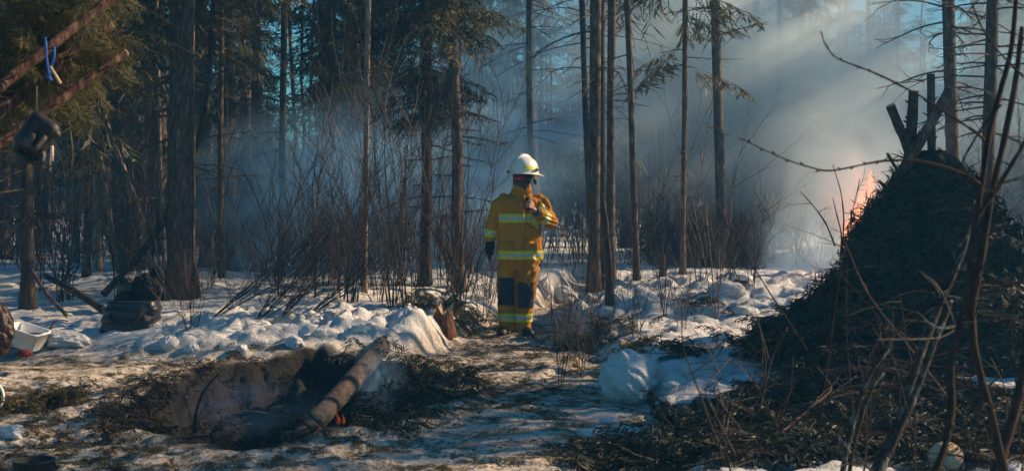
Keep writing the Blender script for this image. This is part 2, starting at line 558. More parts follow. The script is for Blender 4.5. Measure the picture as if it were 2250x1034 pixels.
def by_px(px, py, w, px0, Y=None):
    """base point, radius and lean of a trunk that foots at (px,py) and crosses the top edge at px0"""
    b = G(px, py) if Y is None else None
    if b is None:
        q = P(px, py, Y); b = Vector((q.x, Y, Hs(q.x, Y)))
    Y = b.y
    top = P(px0, 0, Y)
    hh = top.z - b.z
    return b, w / 2 * M2P(Y), (top.x - b.x) / hh, hh

def placed(name, px, py, w, px0, h, seed, base, rad, label, Y=None, leany=0, **kw):
    kw.setdefault('fr', MID_FR)
    b, r, lx, hh = by_px(px, py, w, px0, Y)
    return spruce(name, b, h, r, seed, base, rad, label, lean=(lx * h, leany), **kw)

DEADL = dict(limbs=46, limb_len=1.25, limb_zone=(2.2, 8.5))
placed('spruce_tree', 398, 655, 62, 396, 17, 101, 2.9, 1.7, 'thick rough-barked spruce standing behind the black bags', Y=16.6, per_m=11, fr=MID_FR, bark=M_BARK, limbs=26, limb_zone=(1.2, 5), r1=.05, wob=.02, gaps=.35)
placed('conifer_tree', 1305, 637, 26, 1307, 16, 102, 7.5, 1.2, 'slim bare-stemmed conifer with sunlit bark edge just right of the firefighter', limbs=40, limb_len=1.15, limb_zone=(1.6, 7.5), r1=.045, wob=.012, ldroop=.7)
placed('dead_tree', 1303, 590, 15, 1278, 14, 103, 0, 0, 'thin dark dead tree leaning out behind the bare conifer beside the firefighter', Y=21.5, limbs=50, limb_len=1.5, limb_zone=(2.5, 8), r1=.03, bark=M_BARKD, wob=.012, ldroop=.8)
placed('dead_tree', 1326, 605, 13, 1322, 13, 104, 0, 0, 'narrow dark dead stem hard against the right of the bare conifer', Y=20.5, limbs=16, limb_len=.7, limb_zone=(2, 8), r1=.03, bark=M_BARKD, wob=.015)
placed('conifer_tree', 1342, 610, 19, 1345, 15, 105, 7.5, 1.1, 'grey trunk standing in smoke, second wide stem right of the firefighter', limbs=26, limb_len=1.0, limb_zone=(1.8, 7.5), r1=.04, wob=.012)
placed('conifer_tree', 1399, 615, 14, 1379, 15, 106, 7.8, 1.1, 'slender stem with dark foot leaning slightly left beyond the snow bank', limbs=36, limb_len=1.1, limb_zone=(2, 7.5), r1=.03, wob=.012, ldroop=.7)
placed('dead_tree', 1340, 668, 15, 1336, 1.05, 107, 0, 0, 'dark knee-high broken snag at the edge of the snow bank', limbs=3, limb_len=.25, limb_zone=(.3, .9), r1=.025, bark=M_BARKD)
placed('conifer_tree', 1438, 569, 8, 1430, 13, 108, 7, 1.0, 'very thin sunlit stem with a pale base beyond the dark stub', limbs=14, limb_zone=(2, 7), r1=.03, bark=M_BARKL)
placed('conifer_tree', 1500, 603, 12, 1494, 15, 109, 2.8, 1.35, 'smoke-veiled spruce with wide layered boughs above the snow bank', per_m=6, limbs=26, limb_zone=(1, 6), r1=.04, gaps=.25)
placed('conifer_tree', 1588, 592, 22, 1571, 17, 110, 6.5, 1.5, 'stout dark trunk fading downwards into bright smoke', Y=24, limbs=24, limb_len=1.5, limb_zone=(2, 8), r1=.07, wob=.01)
placed('conifer_tree', 1655, 580, 18, 1661, 16, 111, 6.0, 1.5, 'pale hazy trunk in the smoke, next right of the stout dark one', Y=30, limbs=24, limb_len=1.4, limb_zone=(3, 9), r1=.06)
placed('conifer_tree', 1716, 575, 13, 1712, 16, 112, 5.5, 1.7, 'thin hazy trunk crossed by sunbeams in the thick smoke', Y=31, limbs=24, limb_len=1.4, limb_zone=(3, 9), r1=.05)
placed('conifer_tree', 2100, 640, 30, 2083, 15, 113, 7.5, 1.1, 'blue-hazed trunk rising directly behind the log poles of the brush shelter', Y=17.5, limbs=46, limb_len=1.3, limb_zone=(2.4, 6), r1=.05, wob=.01, ldroop=.5)
placed('conifer_tree', 2162, 640, 29, 2180, 15, 114, 6.8, 1.3, 'dark trunk near the right edge behind the brown shrub stems', Y=17.2, limbs=60, limb_len=1.1, limb_zone=(1.8, 6), r1=.05, wob=.01, bark=M_BARKD)
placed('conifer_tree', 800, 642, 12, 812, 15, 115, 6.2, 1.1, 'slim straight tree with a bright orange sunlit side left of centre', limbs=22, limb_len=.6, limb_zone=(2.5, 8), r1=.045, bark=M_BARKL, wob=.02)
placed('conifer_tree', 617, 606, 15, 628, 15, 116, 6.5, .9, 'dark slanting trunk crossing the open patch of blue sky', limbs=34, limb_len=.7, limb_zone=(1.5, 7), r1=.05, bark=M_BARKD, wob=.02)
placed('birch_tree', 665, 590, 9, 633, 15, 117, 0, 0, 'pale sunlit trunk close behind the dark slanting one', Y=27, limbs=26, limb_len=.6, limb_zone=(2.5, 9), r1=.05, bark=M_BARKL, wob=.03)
placed('dead_tree', 672, 590, 6, 657, 12, 118, 0, 0, 'bare wavy sapling against the open blue sky, left of a pair', Y=25, limbs=12, limb_len=.4, limb_zone=(2.5, 8), r1=.02, bark=M_BARKD, wob=.05)
placed('dead_tree', 668, 588, 6, 689, 12, 119, 0, 0, 'bare straight sapling against the open blue sky, right of a pair', Y=26, limbs=12, limb_len=.4, limb_zone=(2.5, 8), r1=.02, bark=M_BARKD, wob=.02)
placed('spruce_tree', 694, 588, 10, 691, 14, 120, 6.0, .45, 'narrow spruce at the right margin of the blue sky gap', Y=24, limbs=12)
placed('spruce_tree', 738, 590, 15, 736, 16, 121, 2.7, .85, 'dense green spruce left of the orange-lit slim tree', Y=22, per_m=20, limbs=20, fr=MID_FR)
placed('spruce_tree', 868, 585, 13, 872, 14, 122, 2.2, 1.0, 'olive-tinted spruce right of the orange-lit slim tree', Y=24, per_m=20, limbs=20, gaps=.2)
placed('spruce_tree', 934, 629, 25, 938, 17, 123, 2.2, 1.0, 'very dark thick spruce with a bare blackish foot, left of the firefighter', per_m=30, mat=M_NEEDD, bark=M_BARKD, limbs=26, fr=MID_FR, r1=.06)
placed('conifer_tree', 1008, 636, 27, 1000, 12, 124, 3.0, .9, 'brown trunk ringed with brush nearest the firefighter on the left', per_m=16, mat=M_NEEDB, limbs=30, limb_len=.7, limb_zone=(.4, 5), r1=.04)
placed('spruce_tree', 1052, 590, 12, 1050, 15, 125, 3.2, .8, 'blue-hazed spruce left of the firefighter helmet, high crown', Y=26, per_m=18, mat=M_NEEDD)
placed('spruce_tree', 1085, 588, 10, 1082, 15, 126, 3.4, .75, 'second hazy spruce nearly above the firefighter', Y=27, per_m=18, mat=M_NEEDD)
placed('conifer_tree', 1166, 592, 14, 1164, 15, 127, 5.2, 1.2, 'hazy trunk rising directly above the firefighter helmet', Y=23, limbs=34, limb_len=1.0, limb_zone=(2, 7), bark=M_BARKD)
placed('spruce_tree', 62, 680, 31, 44, 15, 128, 3.0, 1.6, 'rough trunk with a sunlit foot above the white bin', per_m=9, fr=MID_FR, limbs=36, limb_zone=(.9, 4), limb_len=1.1, r1=.06, gaps=.2, bark=M_BARKD)
placed('spruce_tree', 362, 620, 10, 343, 13, 129, 3.4, 1.0, 'thin sunlit stem close to the left of the thick spruce', Y=20, bark=M_BARKL, limbs=22, limb_zone=(1, 5))
placed('spruce_tree', 488, 610, 14, 486, 14, 130, 2.9, 1.0, 'olive spruce with drooping sunlit boughs, right of the thick trunk', Y=19, per_m=10, fr=MID_FR, mat=M_NEEDB, limbs=26, gaps=.2)
placed('spruce_tree', 565, 600, 12, 566, 15, 131, 3.4, .5, 'narrow spruce bordering the blue sky gap on its left', Y=21.5, per_m=10, fr=MID_FR, limbs=24)
placed('spruce_tree', 190, 620, 16, 186, 15, 132, 1.6, 2.0, 'broad shadowy spruce in the dark left part of the wood', Y=18.5, per_m=9, fr=MID_FR, mat=M_NEEDB, gaps=.2)
placed('spruce_tree', 290, 610, 12, 290, 13, 133, 2.4, .8, 'slim spruce with blue sky showing through, above the black bags', Y=22, per_m=7, fr=MID_FR, gaps=.3)
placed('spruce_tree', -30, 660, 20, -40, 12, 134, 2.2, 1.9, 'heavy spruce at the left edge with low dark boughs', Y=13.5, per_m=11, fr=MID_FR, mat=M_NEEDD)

# leaning and fallen trunks
def pole_between(name, pts_px, Y0, Y1, w, label, mat, cat='tree', limbs=6, k=8, seed=1, ll=.3, kind_parts=True, cut=False):
    """a trunk or stem through photo points, depth running from Y0 to Y1, widths w in photo pixels"""
    n = len(pts_px)
    Ys = np.linspace(Y0, Y1, n)
    pts = [np.array(P(a, b, Y)) for (a, b), Y in zip(pts_px, Ys)]
    ws = np.interp(np.linspace(0, 1, n), np.linspace(0, 1, len(w)), w) / 2 * Ys / FPX
    base = Vector(pts[0])
    root = empty(name, base); tag(root, label, cat)
    g = np.random.RandomState(seed); mb = MB()
    # smooth
    tt = np.linspace(0, n - 1, n * 4)
    pp = np.stack([np.interp(tt, range(n), [p[i] for p in pts]) for i in range(3)], -1)
    pp[1:-1] = (pp[:-2] + pp[1:-1] * 2 + pp[2:]) / 4
    pp[1:-1] = (pp[:-2] + pp[1:-1] * 2 + pp[2:]) / 4
    rr = np.interp(tt, range(n), ws)
    q = pp - np.array(base)
    tube(mb, q, rr * (1 + (.03 if cat == 'log' else .08) * g.randn(len(rr))), k, True, .1)
    for i in range(limbs):
        j = g.randint(1, len(q) - 1); d = g.randn(3); d[2] = abs(d[2]) * .5
        limb(mb, q[j], d, ll * (.4 + g.rand()), rr[j] * .2 + .002, g, 3, 3)
    o = mb.obj('stem' if cat != 'tree' else 'trunk', mat, root)
    return root, pp

pole_between('leaning_tree', [(226, 648), (300, 570), (352, 500), (392, 430), (417, 352), (440, 300), (454, 240), (467, 80), (470, -60)], 16.3, 17.8, [15, 17, 16, 14, 11], 'dark dead trunk leaning across in front of the thick spruce', M_BARKD, limbs=14, ll=.7, seed=3)
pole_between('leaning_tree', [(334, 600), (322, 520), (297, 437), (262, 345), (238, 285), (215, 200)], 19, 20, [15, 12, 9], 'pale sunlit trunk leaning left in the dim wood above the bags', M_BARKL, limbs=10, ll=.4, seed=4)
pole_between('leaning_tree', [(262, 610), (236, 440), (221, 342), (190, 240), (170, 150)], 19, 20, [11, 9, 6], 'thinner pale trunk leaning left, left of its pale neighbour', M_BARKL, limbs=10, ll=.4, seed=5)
pole_between('fallen_trunk', [(100, 606), (165, 640), (232, 684)], 16.5, 15, [13, 15, 16], 'fallen dead trunk propped at a slant beside the black duffel bag', M_BARKD, cat='fallen tree', limbs=9, ll=.4, seed=6)
pole_between('fallen_trunk', [(66, 590), (105, 650), (146, 692)], 15.5, 14.6, [10, 9, 9], 'broken grey pole slanting down beside the white bin', M_BARK, cat='fallen tree', limbs=4, ll=.3, seed=8)
pole_between('leaning_tree', [(985, 670), (1010, 600), (960, 520), (975, 470)], 18, 18.3, [8, 9, 8, 5], 'crooked bare stem bending left of the brown brushy trunk', M_RED, limbs=8, ll=.5, seed=9)
pole_between('leaning_tree', [(1012, 640), (975, 560), (960, 525), (935, 480)], 18.6, 19, [9, 8, 5], 'forked bare pole leaning left at the brown brushy trunk', M_BARKD, limbs=8, ll=.4, seed=10)

# the woods behind: variants, then copies
VAR = []
for i, (h, base, rad, pm, lm) in enumerate([(13, 1.6, 1.3, 9, M_NEED), (15, 2.8, 1.2, 8, M_NEED), (11, .6, 1.4, 10, M_NEEDD), (16, 4.0, 1.3, 7, M_NEED), (12, 1.9, 1.1, 9, M_NEEDB), (6, .25, 1.3, 14, M_NEEDD)]):
    VAR.append(spruce('spruce_tree', (0, 0, 0), h, .075 + .006 * h, 300 + i, base, rad, 'x', per_m=pm, mat=lm, limbs=30, limb_zone=(.8, base + 2), gaps=.2 if i % 2 else 0))
for i, (h, r) in enumerate([(12, .09), (14, .11), (10, .07)]):
    VAR.append(spruce('dead_tree', (0, 0, 0), h, r, 320 + i, 0, 0, 'x', limbs=44, limb_zone=(1, h * .85), limb_len=.9, bark=(M_BARKL, M_BARK, M_BARKL)[i], wob=.06))
VAR.append(spruce('spruce_tree', (0, 0, 0), 13, .14, 340, .8, 2.4, 'x', per_m=22, mat=M_NEED, limbs=10, whorl=1.45, droop=.12))  # layered occluder variant: gaps between whorls shape sunbeams in the smoke
used = [False] * len(VAR)
def fill(x, y, v, rz, sc, label, group):
    if not used[v]: o = VAR[v]; used[v] = True
    else: o = copy_tree(VAR[v])
    o.location = (x, y, Hs(x, y) - .05); o.rotation_euler = (rnd.gauss(0, .018), rnd.gauss(0, .022), rz); o.scale = (sc, sc, sc * (.9 + .2 * rnd.random()))
    tag(o, label, None, group); return o

LM = [(44, 'the left edge trunk'), (120, 'the slanting log poles'), (190, 'the broad shadowy spruce'), (290, 'the slim spruce above bags'), (395, 'the thick spruce'), (487, 'the olive drooping spruce'), (565, 'the narrow gap-side spruce'),
      (622, 'the blue sky gap'), (737, 'the dense green spruce'), (806, 'the orange-lit slim tree'), (870, 'the olive-tinted spruce'), (936, 'the darkest thick spruce'), (1004, 'the brown brushy trunk'), (1080, 'the firefighter arm'),
      (1165, 'the firefighter helmet'), (1305, 'the bare conifer'), (1390, 'the slender leaning stem'), (1497, 'the smoke-veiled spruce'), (1580, 'the stout hazy trunk'), (1660, 'the pale hazy trunk'), (1714, 'the thin sunbeam trunk'),
      (1850, 'the flames'), (1950, 'the leftmost shelter pole'), (2045, 'the tallest shelter pole'), (2095, 'the blue-hazed trunk'), (2180, 'the dark right-edge trunk')]
def where(x, y, rows=((30, 'front'), (42, 'middle'), (56, 'rear'), (999, 'rearmost'))):
    px = 1125 + x / y * FPX
    q, nm = min(LM, key=lambda c: abs(c[0] - px))
    row = next(r for lim, r in rows if y < lim)
    return row, ('just left of ' if px < q - 6 else 'just right of ' if px > q + 6 else 'straight behind ') + nm
g0 = np.random.RandomState(55)
spots = []
tries = 0
while len(spots) < 160 and tries < 20000:
    tries += 1
    y = 21.5 + 50 * g0.rand() ** 1.1
    x = (g0.rand() * 2 - 1) * (y * .40 + 1)
    px = 1125 + x / y * FPX
    if 588 < px < 712: continue                             # the open sky gap
    if 1440 < px and y < 37: continue
    if x > 7 and g0.rand() < .5: continue                       # the smoky clearing
    if y < 25 and 1130 < px < 1560: continue
    if 900 < px < 1250 and y < 24: continue
    if any((x - a) ** 2 + (y - b) ** 2 < (.9 + .012 * y) ** 2 for a, b in spots): continue
    spots.append((x, y))
for i, (x, y) in enumerate(spots):
    px = 1125 + x / y * FPX
    v = g0.choice(9, p=[.18, .17, .14, .14, .12, .08, .06, .05, .06])
    if px > 1250 and g0.rand() < .4: v = g0.choice([3, 6, 7, 8])
    if y < 27 and v in (2, 5): v = 1
    row, wh = where(x, y)
    kind = ['tall spruce', 'high-crowned spruce', 'low bushy spruce', 'bare-footed spruce', 'olive spruce', 'small dark spruce', 'pale dead tree', 'grey dead tree', 'slim dead tree'][v]
    fill(x, y, v, g0.rand() * 6.28, (.85 + .3 * g0.rand()) * (.58 if y > 38 and px < 1250 else 1), f'{kind} in the {row} rows {wh}', 'trees of the wood behind')
# trees added outside the right side of the view to shade snow and shelter
for i, (x, y, v) in enumerate([(8.2, 14.6, 7), (7.4, 11.9, 6), (11.5, 22.5, 8), (9.3, 24.2, 6), (9.4, 16.6, 8), (8.8, 19.9, 8), (18.5, 28.5, 8), (12.0, 18.0, 8), (6.9, 13.4, 8), (11.8, 25.3, 9), (11.8, 27.6, 9), (11.8, 29.9, 9), (11.8, 32.1, 9),  (7.0, 12.3, 5), (7.9, 11.0, 5), (6.6, 10.9, 5), (8.6, 13.0, 5), (9.2, 17.9, 5), (8.0, 17.3, 5), (10.6, 19.0, 5)]):
    o = fill(x, y, v, i * 1.7, (.62 if y > 14 else 1.05) if v == 5 else .80 if v == 9 else 1.0, 'unseen tree added to cast shade beyond the right edge of the clearing', 'unseen trees added for shade beyond the right edge of the clearing')
    if v == 9: o.scale = (.55, .8, 1.05); o.rotation_euler = (0, 0, i * 1.7)  # added unseen row, whorls lined up to cut the sun into beams
for i, (x, y, v) in enumerate([(-6.6, 13.5, 1), (-8.5, 17.5, 0)]):  # unseen pair added on the left only to cast shade
    fill(x, y, v, i * 1.3, 1.0, 'unseen tree added to cast shade beyond the left edge of the clearing', 'unseen trees added for shade beyond the left edge of the clearing')

# far wood read as one mass
def far_wood():
    g = np.random.RandomState(77); mb = MB(); tb = MB()
    for i in range(420):
        y = 76 + 70 * g.rand(); x = (g.rand() * 2 - 1) * y * .46
        h = 9 + 6 * g.rand(); z0 = Hs(x, y)
        px = 1125 + x / y * FPX
        if 585 < px < 705: h *= .32
        elif px < 1250: h *= .5 + .45 * g.rand()
        tube(tb, [(x, y, z0), (x + g.randn() * .3, y, z0 + h)], [.14, .03], 5, False)
        n = int(46)
        z = z0 + 1.2 + (h - 1.2) * np.sort(g.rand(n)); f = (z - z0) / h
        L = 1.7 * (1 - f) ** .7 + .3; az = g.rand(n) * 6.28
        M = frames(np.stack([np.cos(az), np.sin(az), -.2 + .3 * f], -1), np.tile([0, 0, 1.], (n, 1)), L, g.randn(n) * .5)
        TV, TQ = FARX
        inst(mb, TV, TQ, M, np.stack([np.full(n, x), np.full(n, y), z], -1))
    o = mb.obj('far_forest', M_NEED, None, False); tag(o, 'mass of distant spruces closing the view behind the haze', 'forest', kind='stuff')
    o2 = tb.obj('far_trunks_mass', M_BARK, o)
    o2['kind'] = 'stuff'
FARX = frond(40, 8, 1, .16, .15, .5)
far_wood()

# ------------------------------------------------------------------ shrubs and brush
def shrub_mesh(seed, h, stems, spread=.5, r=.009, sub=7, k=3, lean=(0, 0)):
    g = np.random.RandomState(seed); mb = MB()
    def grow(p, d, L, r, lvl):
        n = 6; pts = [p]
        for i in range(n):
            d = d + g.randn(3) * .10 + np.array([0, 0, .05]); d /= np.linalg.norm(d)
            pts.append(pts[-1] + d * L / n)
        tube(mb, pts, np.linspace(r, r * .35, n + 1), k, False)
        if lvl < 2:
            for j in range(sub if lvl == 0 else 3):
                i = g.randint(1, n); a = R(20 + 35 * g.rand()); az = g.rand() * 6.28
                e = d * math.cos(a) + np.array([math.cos(az), math.sin(az), .2]) * math.sin(a)
                grow(pts[i], e / np.linalg.norm(e), L * (.25 + .3 * g.rand()), r * .5, lvl + 1)
    for s in range(stems):
        az = g.rand() * 6.28; sp = spread * g.rand()
        d = np.array([math.cos(az) * sp + lean[0], math.sin(az) * sp + lean[1], 1.0]); d /= np.linalg.norm(d)
        grow(np.array([math.cos(az), math.sin(az), 0]) * .12 * g.rand() + np.array([0, 0, -.08]), d, h * (.6 + .5 * g.rand()), r * (.7 + .6 * g.rand()), 0)
    return mb.mesh('shrub', True)

SHM = [shrub_mesh(400 + i, hh, st, sp, rr) for i, (hh, st, sp, rr) in enumerate([(2.6, 6, .3, .010), (1.9, 8, .55, .008), (3.2, 4, .22, .012), (1.4, 9, .8, .007), (2.3, 7, .45, .009)])]
SHL = [shrub_mesh(420 + i, 2.3, 9, .3, .009, lean=l) for i, l in enumerate([(.9, .1), (1.3, -.1), (-.9, 0)])]
def shrub(x, y, me, rz, sc, label, group=None, mat=M_TWIGD):
    o = bpy.data.objects.new('bare_shrub', me); COL.objects.link(o)
    if not me.materials: me.materials.append(mat)
    o.location = (x, y, Hs(x, y)); o.rotation_euler = (rnd.gauss(0, .018), rnd.gauss(0, .022), rz); o.scale = (sc,) * 3
    tag(o, label, 'shrub', group)
    return o
for me, m in zip(SHM, (M_TWIG, M_TWIGD, M_TWIG, M_RED, M_TWIGD)): me.materials.append(m)
for me in SHL: me.materials.append(M_TWIGD)
g1 = np.random.RandomState(66)
k = 0
while k < 165:
    y = 16.2 + 17 * g1.rand() ** 1.2; x = (g1.rand() * 2 - 1) * y * .36
    px = 1125 + x / y * FPX
    if packed(np.array([x]), np.array([y]))[0] > .2: continue
    if 1090 < px < 1200 and y < 22: continue
    if px > 1220 and y < 20: continue
    if k > 95 and not 560 < px < 1100: continue
    k += 1
    v = g1.randint(5)
    nm = ('few-stemmed', 'bushy', 'thin', 'reddish', 'upright')[v]
    row, wh = where(x, y, ((20, 'behind the bank'), (26, 'among first trunks'), (99, 'deeper in')))
    shrub(x, y, SHM[v], g1.rand() * 6.28, .6 + .35 * g1.rand(), f'{nm} shrub {row} {wh}', 'bare shrubs among the trunks')
# individual shrubs one can point to
for (px, py, me, rz, sc, lab) in [
    (560, 700, SHL[0], .1, .62, 'bundle of dark stems fanning low to the right over the left snow bank'),
    (470, 690, SHL[1], .2, .6, 'low dark twiggy shrub sprawling right beside the thick spruce'),
    (620, 690, SHL[0], -.3, .55, 'second fan of dark stems slanting right over the snow'),
    (690, 680, SHL[1], 0, .55, 'small leaning shrub in front of the snow hummock'),
    (860, 675, SHM[2], 1.2, .8, 'upright clump of thin forked stems on the snow between two trunks'),
    (900, 668, SHM[0], 2.2, .8, 'taller bare clump left of the very dark spruce foot'),
    (765, 665, SHM[0], .4, .9, 'bare forked shrub under the orange-lit slim tree'),
    (1010, 680, SHM[4], .4, .6, 'knee-high twiggy shrub left of the firefighter legs'),
    (1060, 700, SHM[1], 1.4, .5, 'sparse thin twigs just left of the firefighter boots'),
    (420, 720, SHM[3], .6, .55, 'short sprawling twigs right of the black duffel bag'),
    (1590, 640, SHM[1], .4, .6, 'dark bush right of the snow bank crest below the smoke'),
    (1650, 628, SHM[3], 1.9, .7, 'reddish bush fading into white smoke'),
    (1540, 618, SHM[4], 2.5, .5, 'dark brush in front of the smoke-veiled spruce'),
    (1575, 700, SHM[2], .9, .62, 'wiry dark shrub leaning over the right snow bank'),
    (1460, 690, SHM[0], 3.9, .5, 'wiry stems on the right snow bank below the dark stub'),
    (1245, 800, SHM[2], 2.9, .33, 'upright thin shoots in front of the right snow bank, nearest the trail'),
    (1275, 830, SHM[0], .9, .42, 'clump of dark upright shoots left of the big snow lump'),
    (1320, 760, SHM[4], 1.9, .36, 'wiry shoots rising behind the big snow lump'),
    (1230, 860, SHM[2], 4.2, .36, 'curved dark shoots beside the trail in the shade'),
    (1400, 735, SHM[1], 4.2, .4, 'tangle of fine shoots on the shaded bank slope'),
    (1500, 720, SHM[4], 5.2, .4, 'fine forked twigs on the shaded bank, nearer the brush shelter')]:
    p = G(px, py); shrub(p.x, p.y, me, rz, sc, lab)

def thicket():
    g = np.random.RandomState(91)
    for i in range(9):
        px = 1455 + 27 * i + 8 * g.randn(); Y = 25 + 3.5 * g.rand(); q = P(px, 500, Y)
        o = shrub(q.x, Y, SHM[(1, 3, 4)[i % 3]], g.rand() * 6, .5 + .2 * g.rand(), f'{("bushy", "reddish", "dark")[i % 3]} bush in the brown thicket {where(q.x, Y)[1]}', 'bushes of the brown thicket', None)
    for i in range(7):
        px = 1440 + 42 * i + 10 * g.randn(); Y = 29 + 3 * g.rand(); q = P(px, 500, Y)
        o = fill(q.x, Y, 5, g.rand() * 6, .42 + .15 * g.rand(), f'waist-high dark young spruce {where(q.x, Y)[1]}', 'young spruces behind the thicket')
        o.name = 'young_spruce'
    mb = MB()
    for i in range(900):
        px = 1425 + 260 * g.rand(); Y = 24.5 + 6 * g.rand(); q = P(px, 500, Y); z = Hs(q.x, Y)
        h = (.4 + .8 * g.rand()) * (1 if px < 1640 else .6)
        limb(mb, (q.x, Y, z), (g.randn() * .5, g.randn() * .4, 1), h, .008, g, 3, 3, .1, .1)
    tag(mb.obj('brown_thicket', M_RED), 'reddish-brown leafless thicket under the smoke right of the trunks', 'thicket', kind='stuff')
thicket()

def undergrowth():
    g = np.random.RandomState(88); mb = MB()
    for i in range(3600):
        y = 25 + 34 * g.rand(); x = (g.rand() * 2 - 1) * y * .42
        if packed(np.array([x]), np.array([y]))[0] > .3: continue
        z = Hs(x, y); h = .5 + 1.9 * g.rand() ** 1.7
        a = g.randn(2) * .35
        p = np.array([x, y, z - .05]); m = p + np.array([a[0] * h * .4, a[1] * h * .4, h * .55]); q = p + np.array([a[0] * h * 1.2, a[1] * h, h])
        r = .006 + .008 * g.rand()
        tube(mb, [p, m, q], [r, r * .8, r * .3], 3, False)
        for s in range(2):
            e = m + np.array([g.randn() * .35, g.randn() * .3, .2 + .5 * g.rand()]) * h * .5
            tube(mb, [m, e], [r * .6, r * .25], 3, False)
    o = mb.obj('undergrowth', M_TWIG, None); tag(o, 'dense brown leafless undergrowth between the trunks', 'undergrowth', kind='stuff')
undergrowth()
#PART3
# ------------------------------------------------------------------ solid modelling helpers
def icos(mb, c, r, sub=3, sc=(1, 1, 1), rough=.15, freq=3, seed=0, flat_bottom=None, rz=0):
    bm = bmesh.new(); bmesh.ops.create_icosphere(bm, subdivisions=sub, radius=1)
    V = np.array([v.co[:] for v in bm.verts]); T = np.array([[v.index for v in f.verts] for f in bm.faces]); bm.free()
    n = fbm(V[:, 0] * freq + V[:, 2] * 1.7, V[:, 1] * freq - V[:, 2] * 1.3, 4, seed) - .5
    n2 = lumps(V[:, 0] * freq * 1.2 + V[:, 2], V[:, 1] * freq * 1.2 + V[:, 2] * 1.1, seed + 3) - .3
    V = V * (1 + rough * (1.9 * n + .28 * n2))[:, None] * np.array(sc) * r
    if flat_bottom is not None: V[:, 2] = np.maximum(V[:, 2], flat_bottom * r)
    c_, s_ = math.cos(rz), math.sin(rz)
    V = np.stack([V[:, 0] * c_ - V[:, 1] * s_, V[:, 0] * s_ + V[:, 1] * c_, V[:, 2]], -1)
    mb.add(V + np.array(c), None, T)

def box(mb, c, s, R_=None, taper=1.0):
    x, y, z = s[0] / 2, s[1] / 2, s[2] / 2
    V = np.array([[-x, -y, -z], [x, -y, -z], [x, y, -z], [-x, y, -z], [-x * taper, -y * taper, z], [x * taper, -y * taper, z], [x * taper, y * taper, z], [-x * taper, y * taper, z]])
    if R_ is not None: V = V @ np.array(R_).T
    mb.add(V + np.array(c), [[0, 3, 2, 1], [4, 5, 6, 7], [0, 1, 5, 4], [1, 2, 6, 5], [2, 3, 7, 6], [3, 0, 4, 7]])

def loft(mb, rings, k=20, cap=True):
    """rings: (cx,cy,cz,rx,ry[,power])"""
    th = np.arange(k) * 2 * np.pi / k; V = []
    for r in rings:
        c, s = np.cos(th), np.sin(th); pw = r[5] if len(r) > 5 else 1
        V.append(np.stack([r[0] + r[3] * np.sign(c) * np.abs(c) ** pw, r[1] + r[4] * np.sign(s) * np.abs(s) ** pw, np.full(k, r[2])], -1))
    n = len(rings); V = np.concatenate(V)
    i = np.arange(n - 1)[:, None] * k; j = np.arange(k)[None, :]; j2 = (j + 1) % k
    Q = np.stack([i + j, i + j2, i + k + j2, i + k + j], -1).reshape(-1, 4); T = []
    if cap:
        V = np.vstack([V, [rings[0][0], rings[0][1], rings[0][2]], [rings[-1][0], rings[-1][1], rings[-1][2]]])
        jj = np.arange(k)
        T = np.vstack([np.stack([np.full(k, n * k), (jj + 1) % k, jj], -1), np.stack([np.full(k, n * k + 1), (n - 1) * k + jj, (n - 1) * k + (jj + 1) % k], -1)])
    mb.add(V, Q, T)

def capsule(mb, p0, r0, p1, r1, k=14):
    """tapered limb with rounded ends"""
    p0 = np.array(p0, float); p1 = np.array(p1, float); d = p1 - p0; L = np.linalg.norm(d) + 1e-9; d /= L
    a = np.linspace(0, np.pi / 2, 5)
    ts = list(p0[None] - d[None] * (r0 * np.cos(a))[:, None]); rs = list(r0 * np.sin(a) + 1e-4)
    ts += [p0 + d * L * f for f in (.33, .66)]; rs += [r0 + (r1 - r0) * f for f in (.33, .66)]
    b = np.linspace(np.pi / 2, 0, 5)
    ts += list(p1[None] + d[None] * (r1 * np.cos(b))[:, None]); rs += list(r1 * np.sin(b) + 1e-4)
    tube(mb, ts, rs, k, True)

def fused(name, mb, voxel, smooth=2):
    """union of the solids in mb as one continuous surface"""
    o = bpy.data.objects.new('tmp', mb.mesh(name)); COL.objects.link(o)
    md = o.modifiers.new('r', 'REMESH'); md.mode = 'VOXEL'; md.voxel_size = voxel
    dg = bpy.context.evaluated_depsgraph_get(); dg.update()
    me = bpy.data.meshes.new_from_object(o.evaluated_get(dg))
    old = o.data; bpy.data.objects.remove(o); bpy.data.meshes.remove(old)
    bm = bmesh.new(); bm.from_mesh(me)
    for _ in range(smooth): bmesh.ops.smooth_vert(bm, verts=bm.verts, factor=.5, use_axis_x=True, use_axis_y=True, use_axis_z=True)
    bm.to_mesh(me); bm.free()
    me.polygons.foreach_set('use_smooth', np.ones(len(me.polygons), bool)); me.name = name
    return me

def wrinkle(me, fn):
    n = len(me.vertices); co = np.empty(n * 3, np.float32); me.vertices.foreach_get('co', co); co = co.reshape(-1, 3)
    no = np.empty(n * 3, np.float32); me.vertex_normals.foreach_get('vector', no); no = no.reshape(-1, 3)
    me.vertices.foreach_set('co', (co + no * fn(co)[:, None].astype(np.float32)).ravel()); me.update()

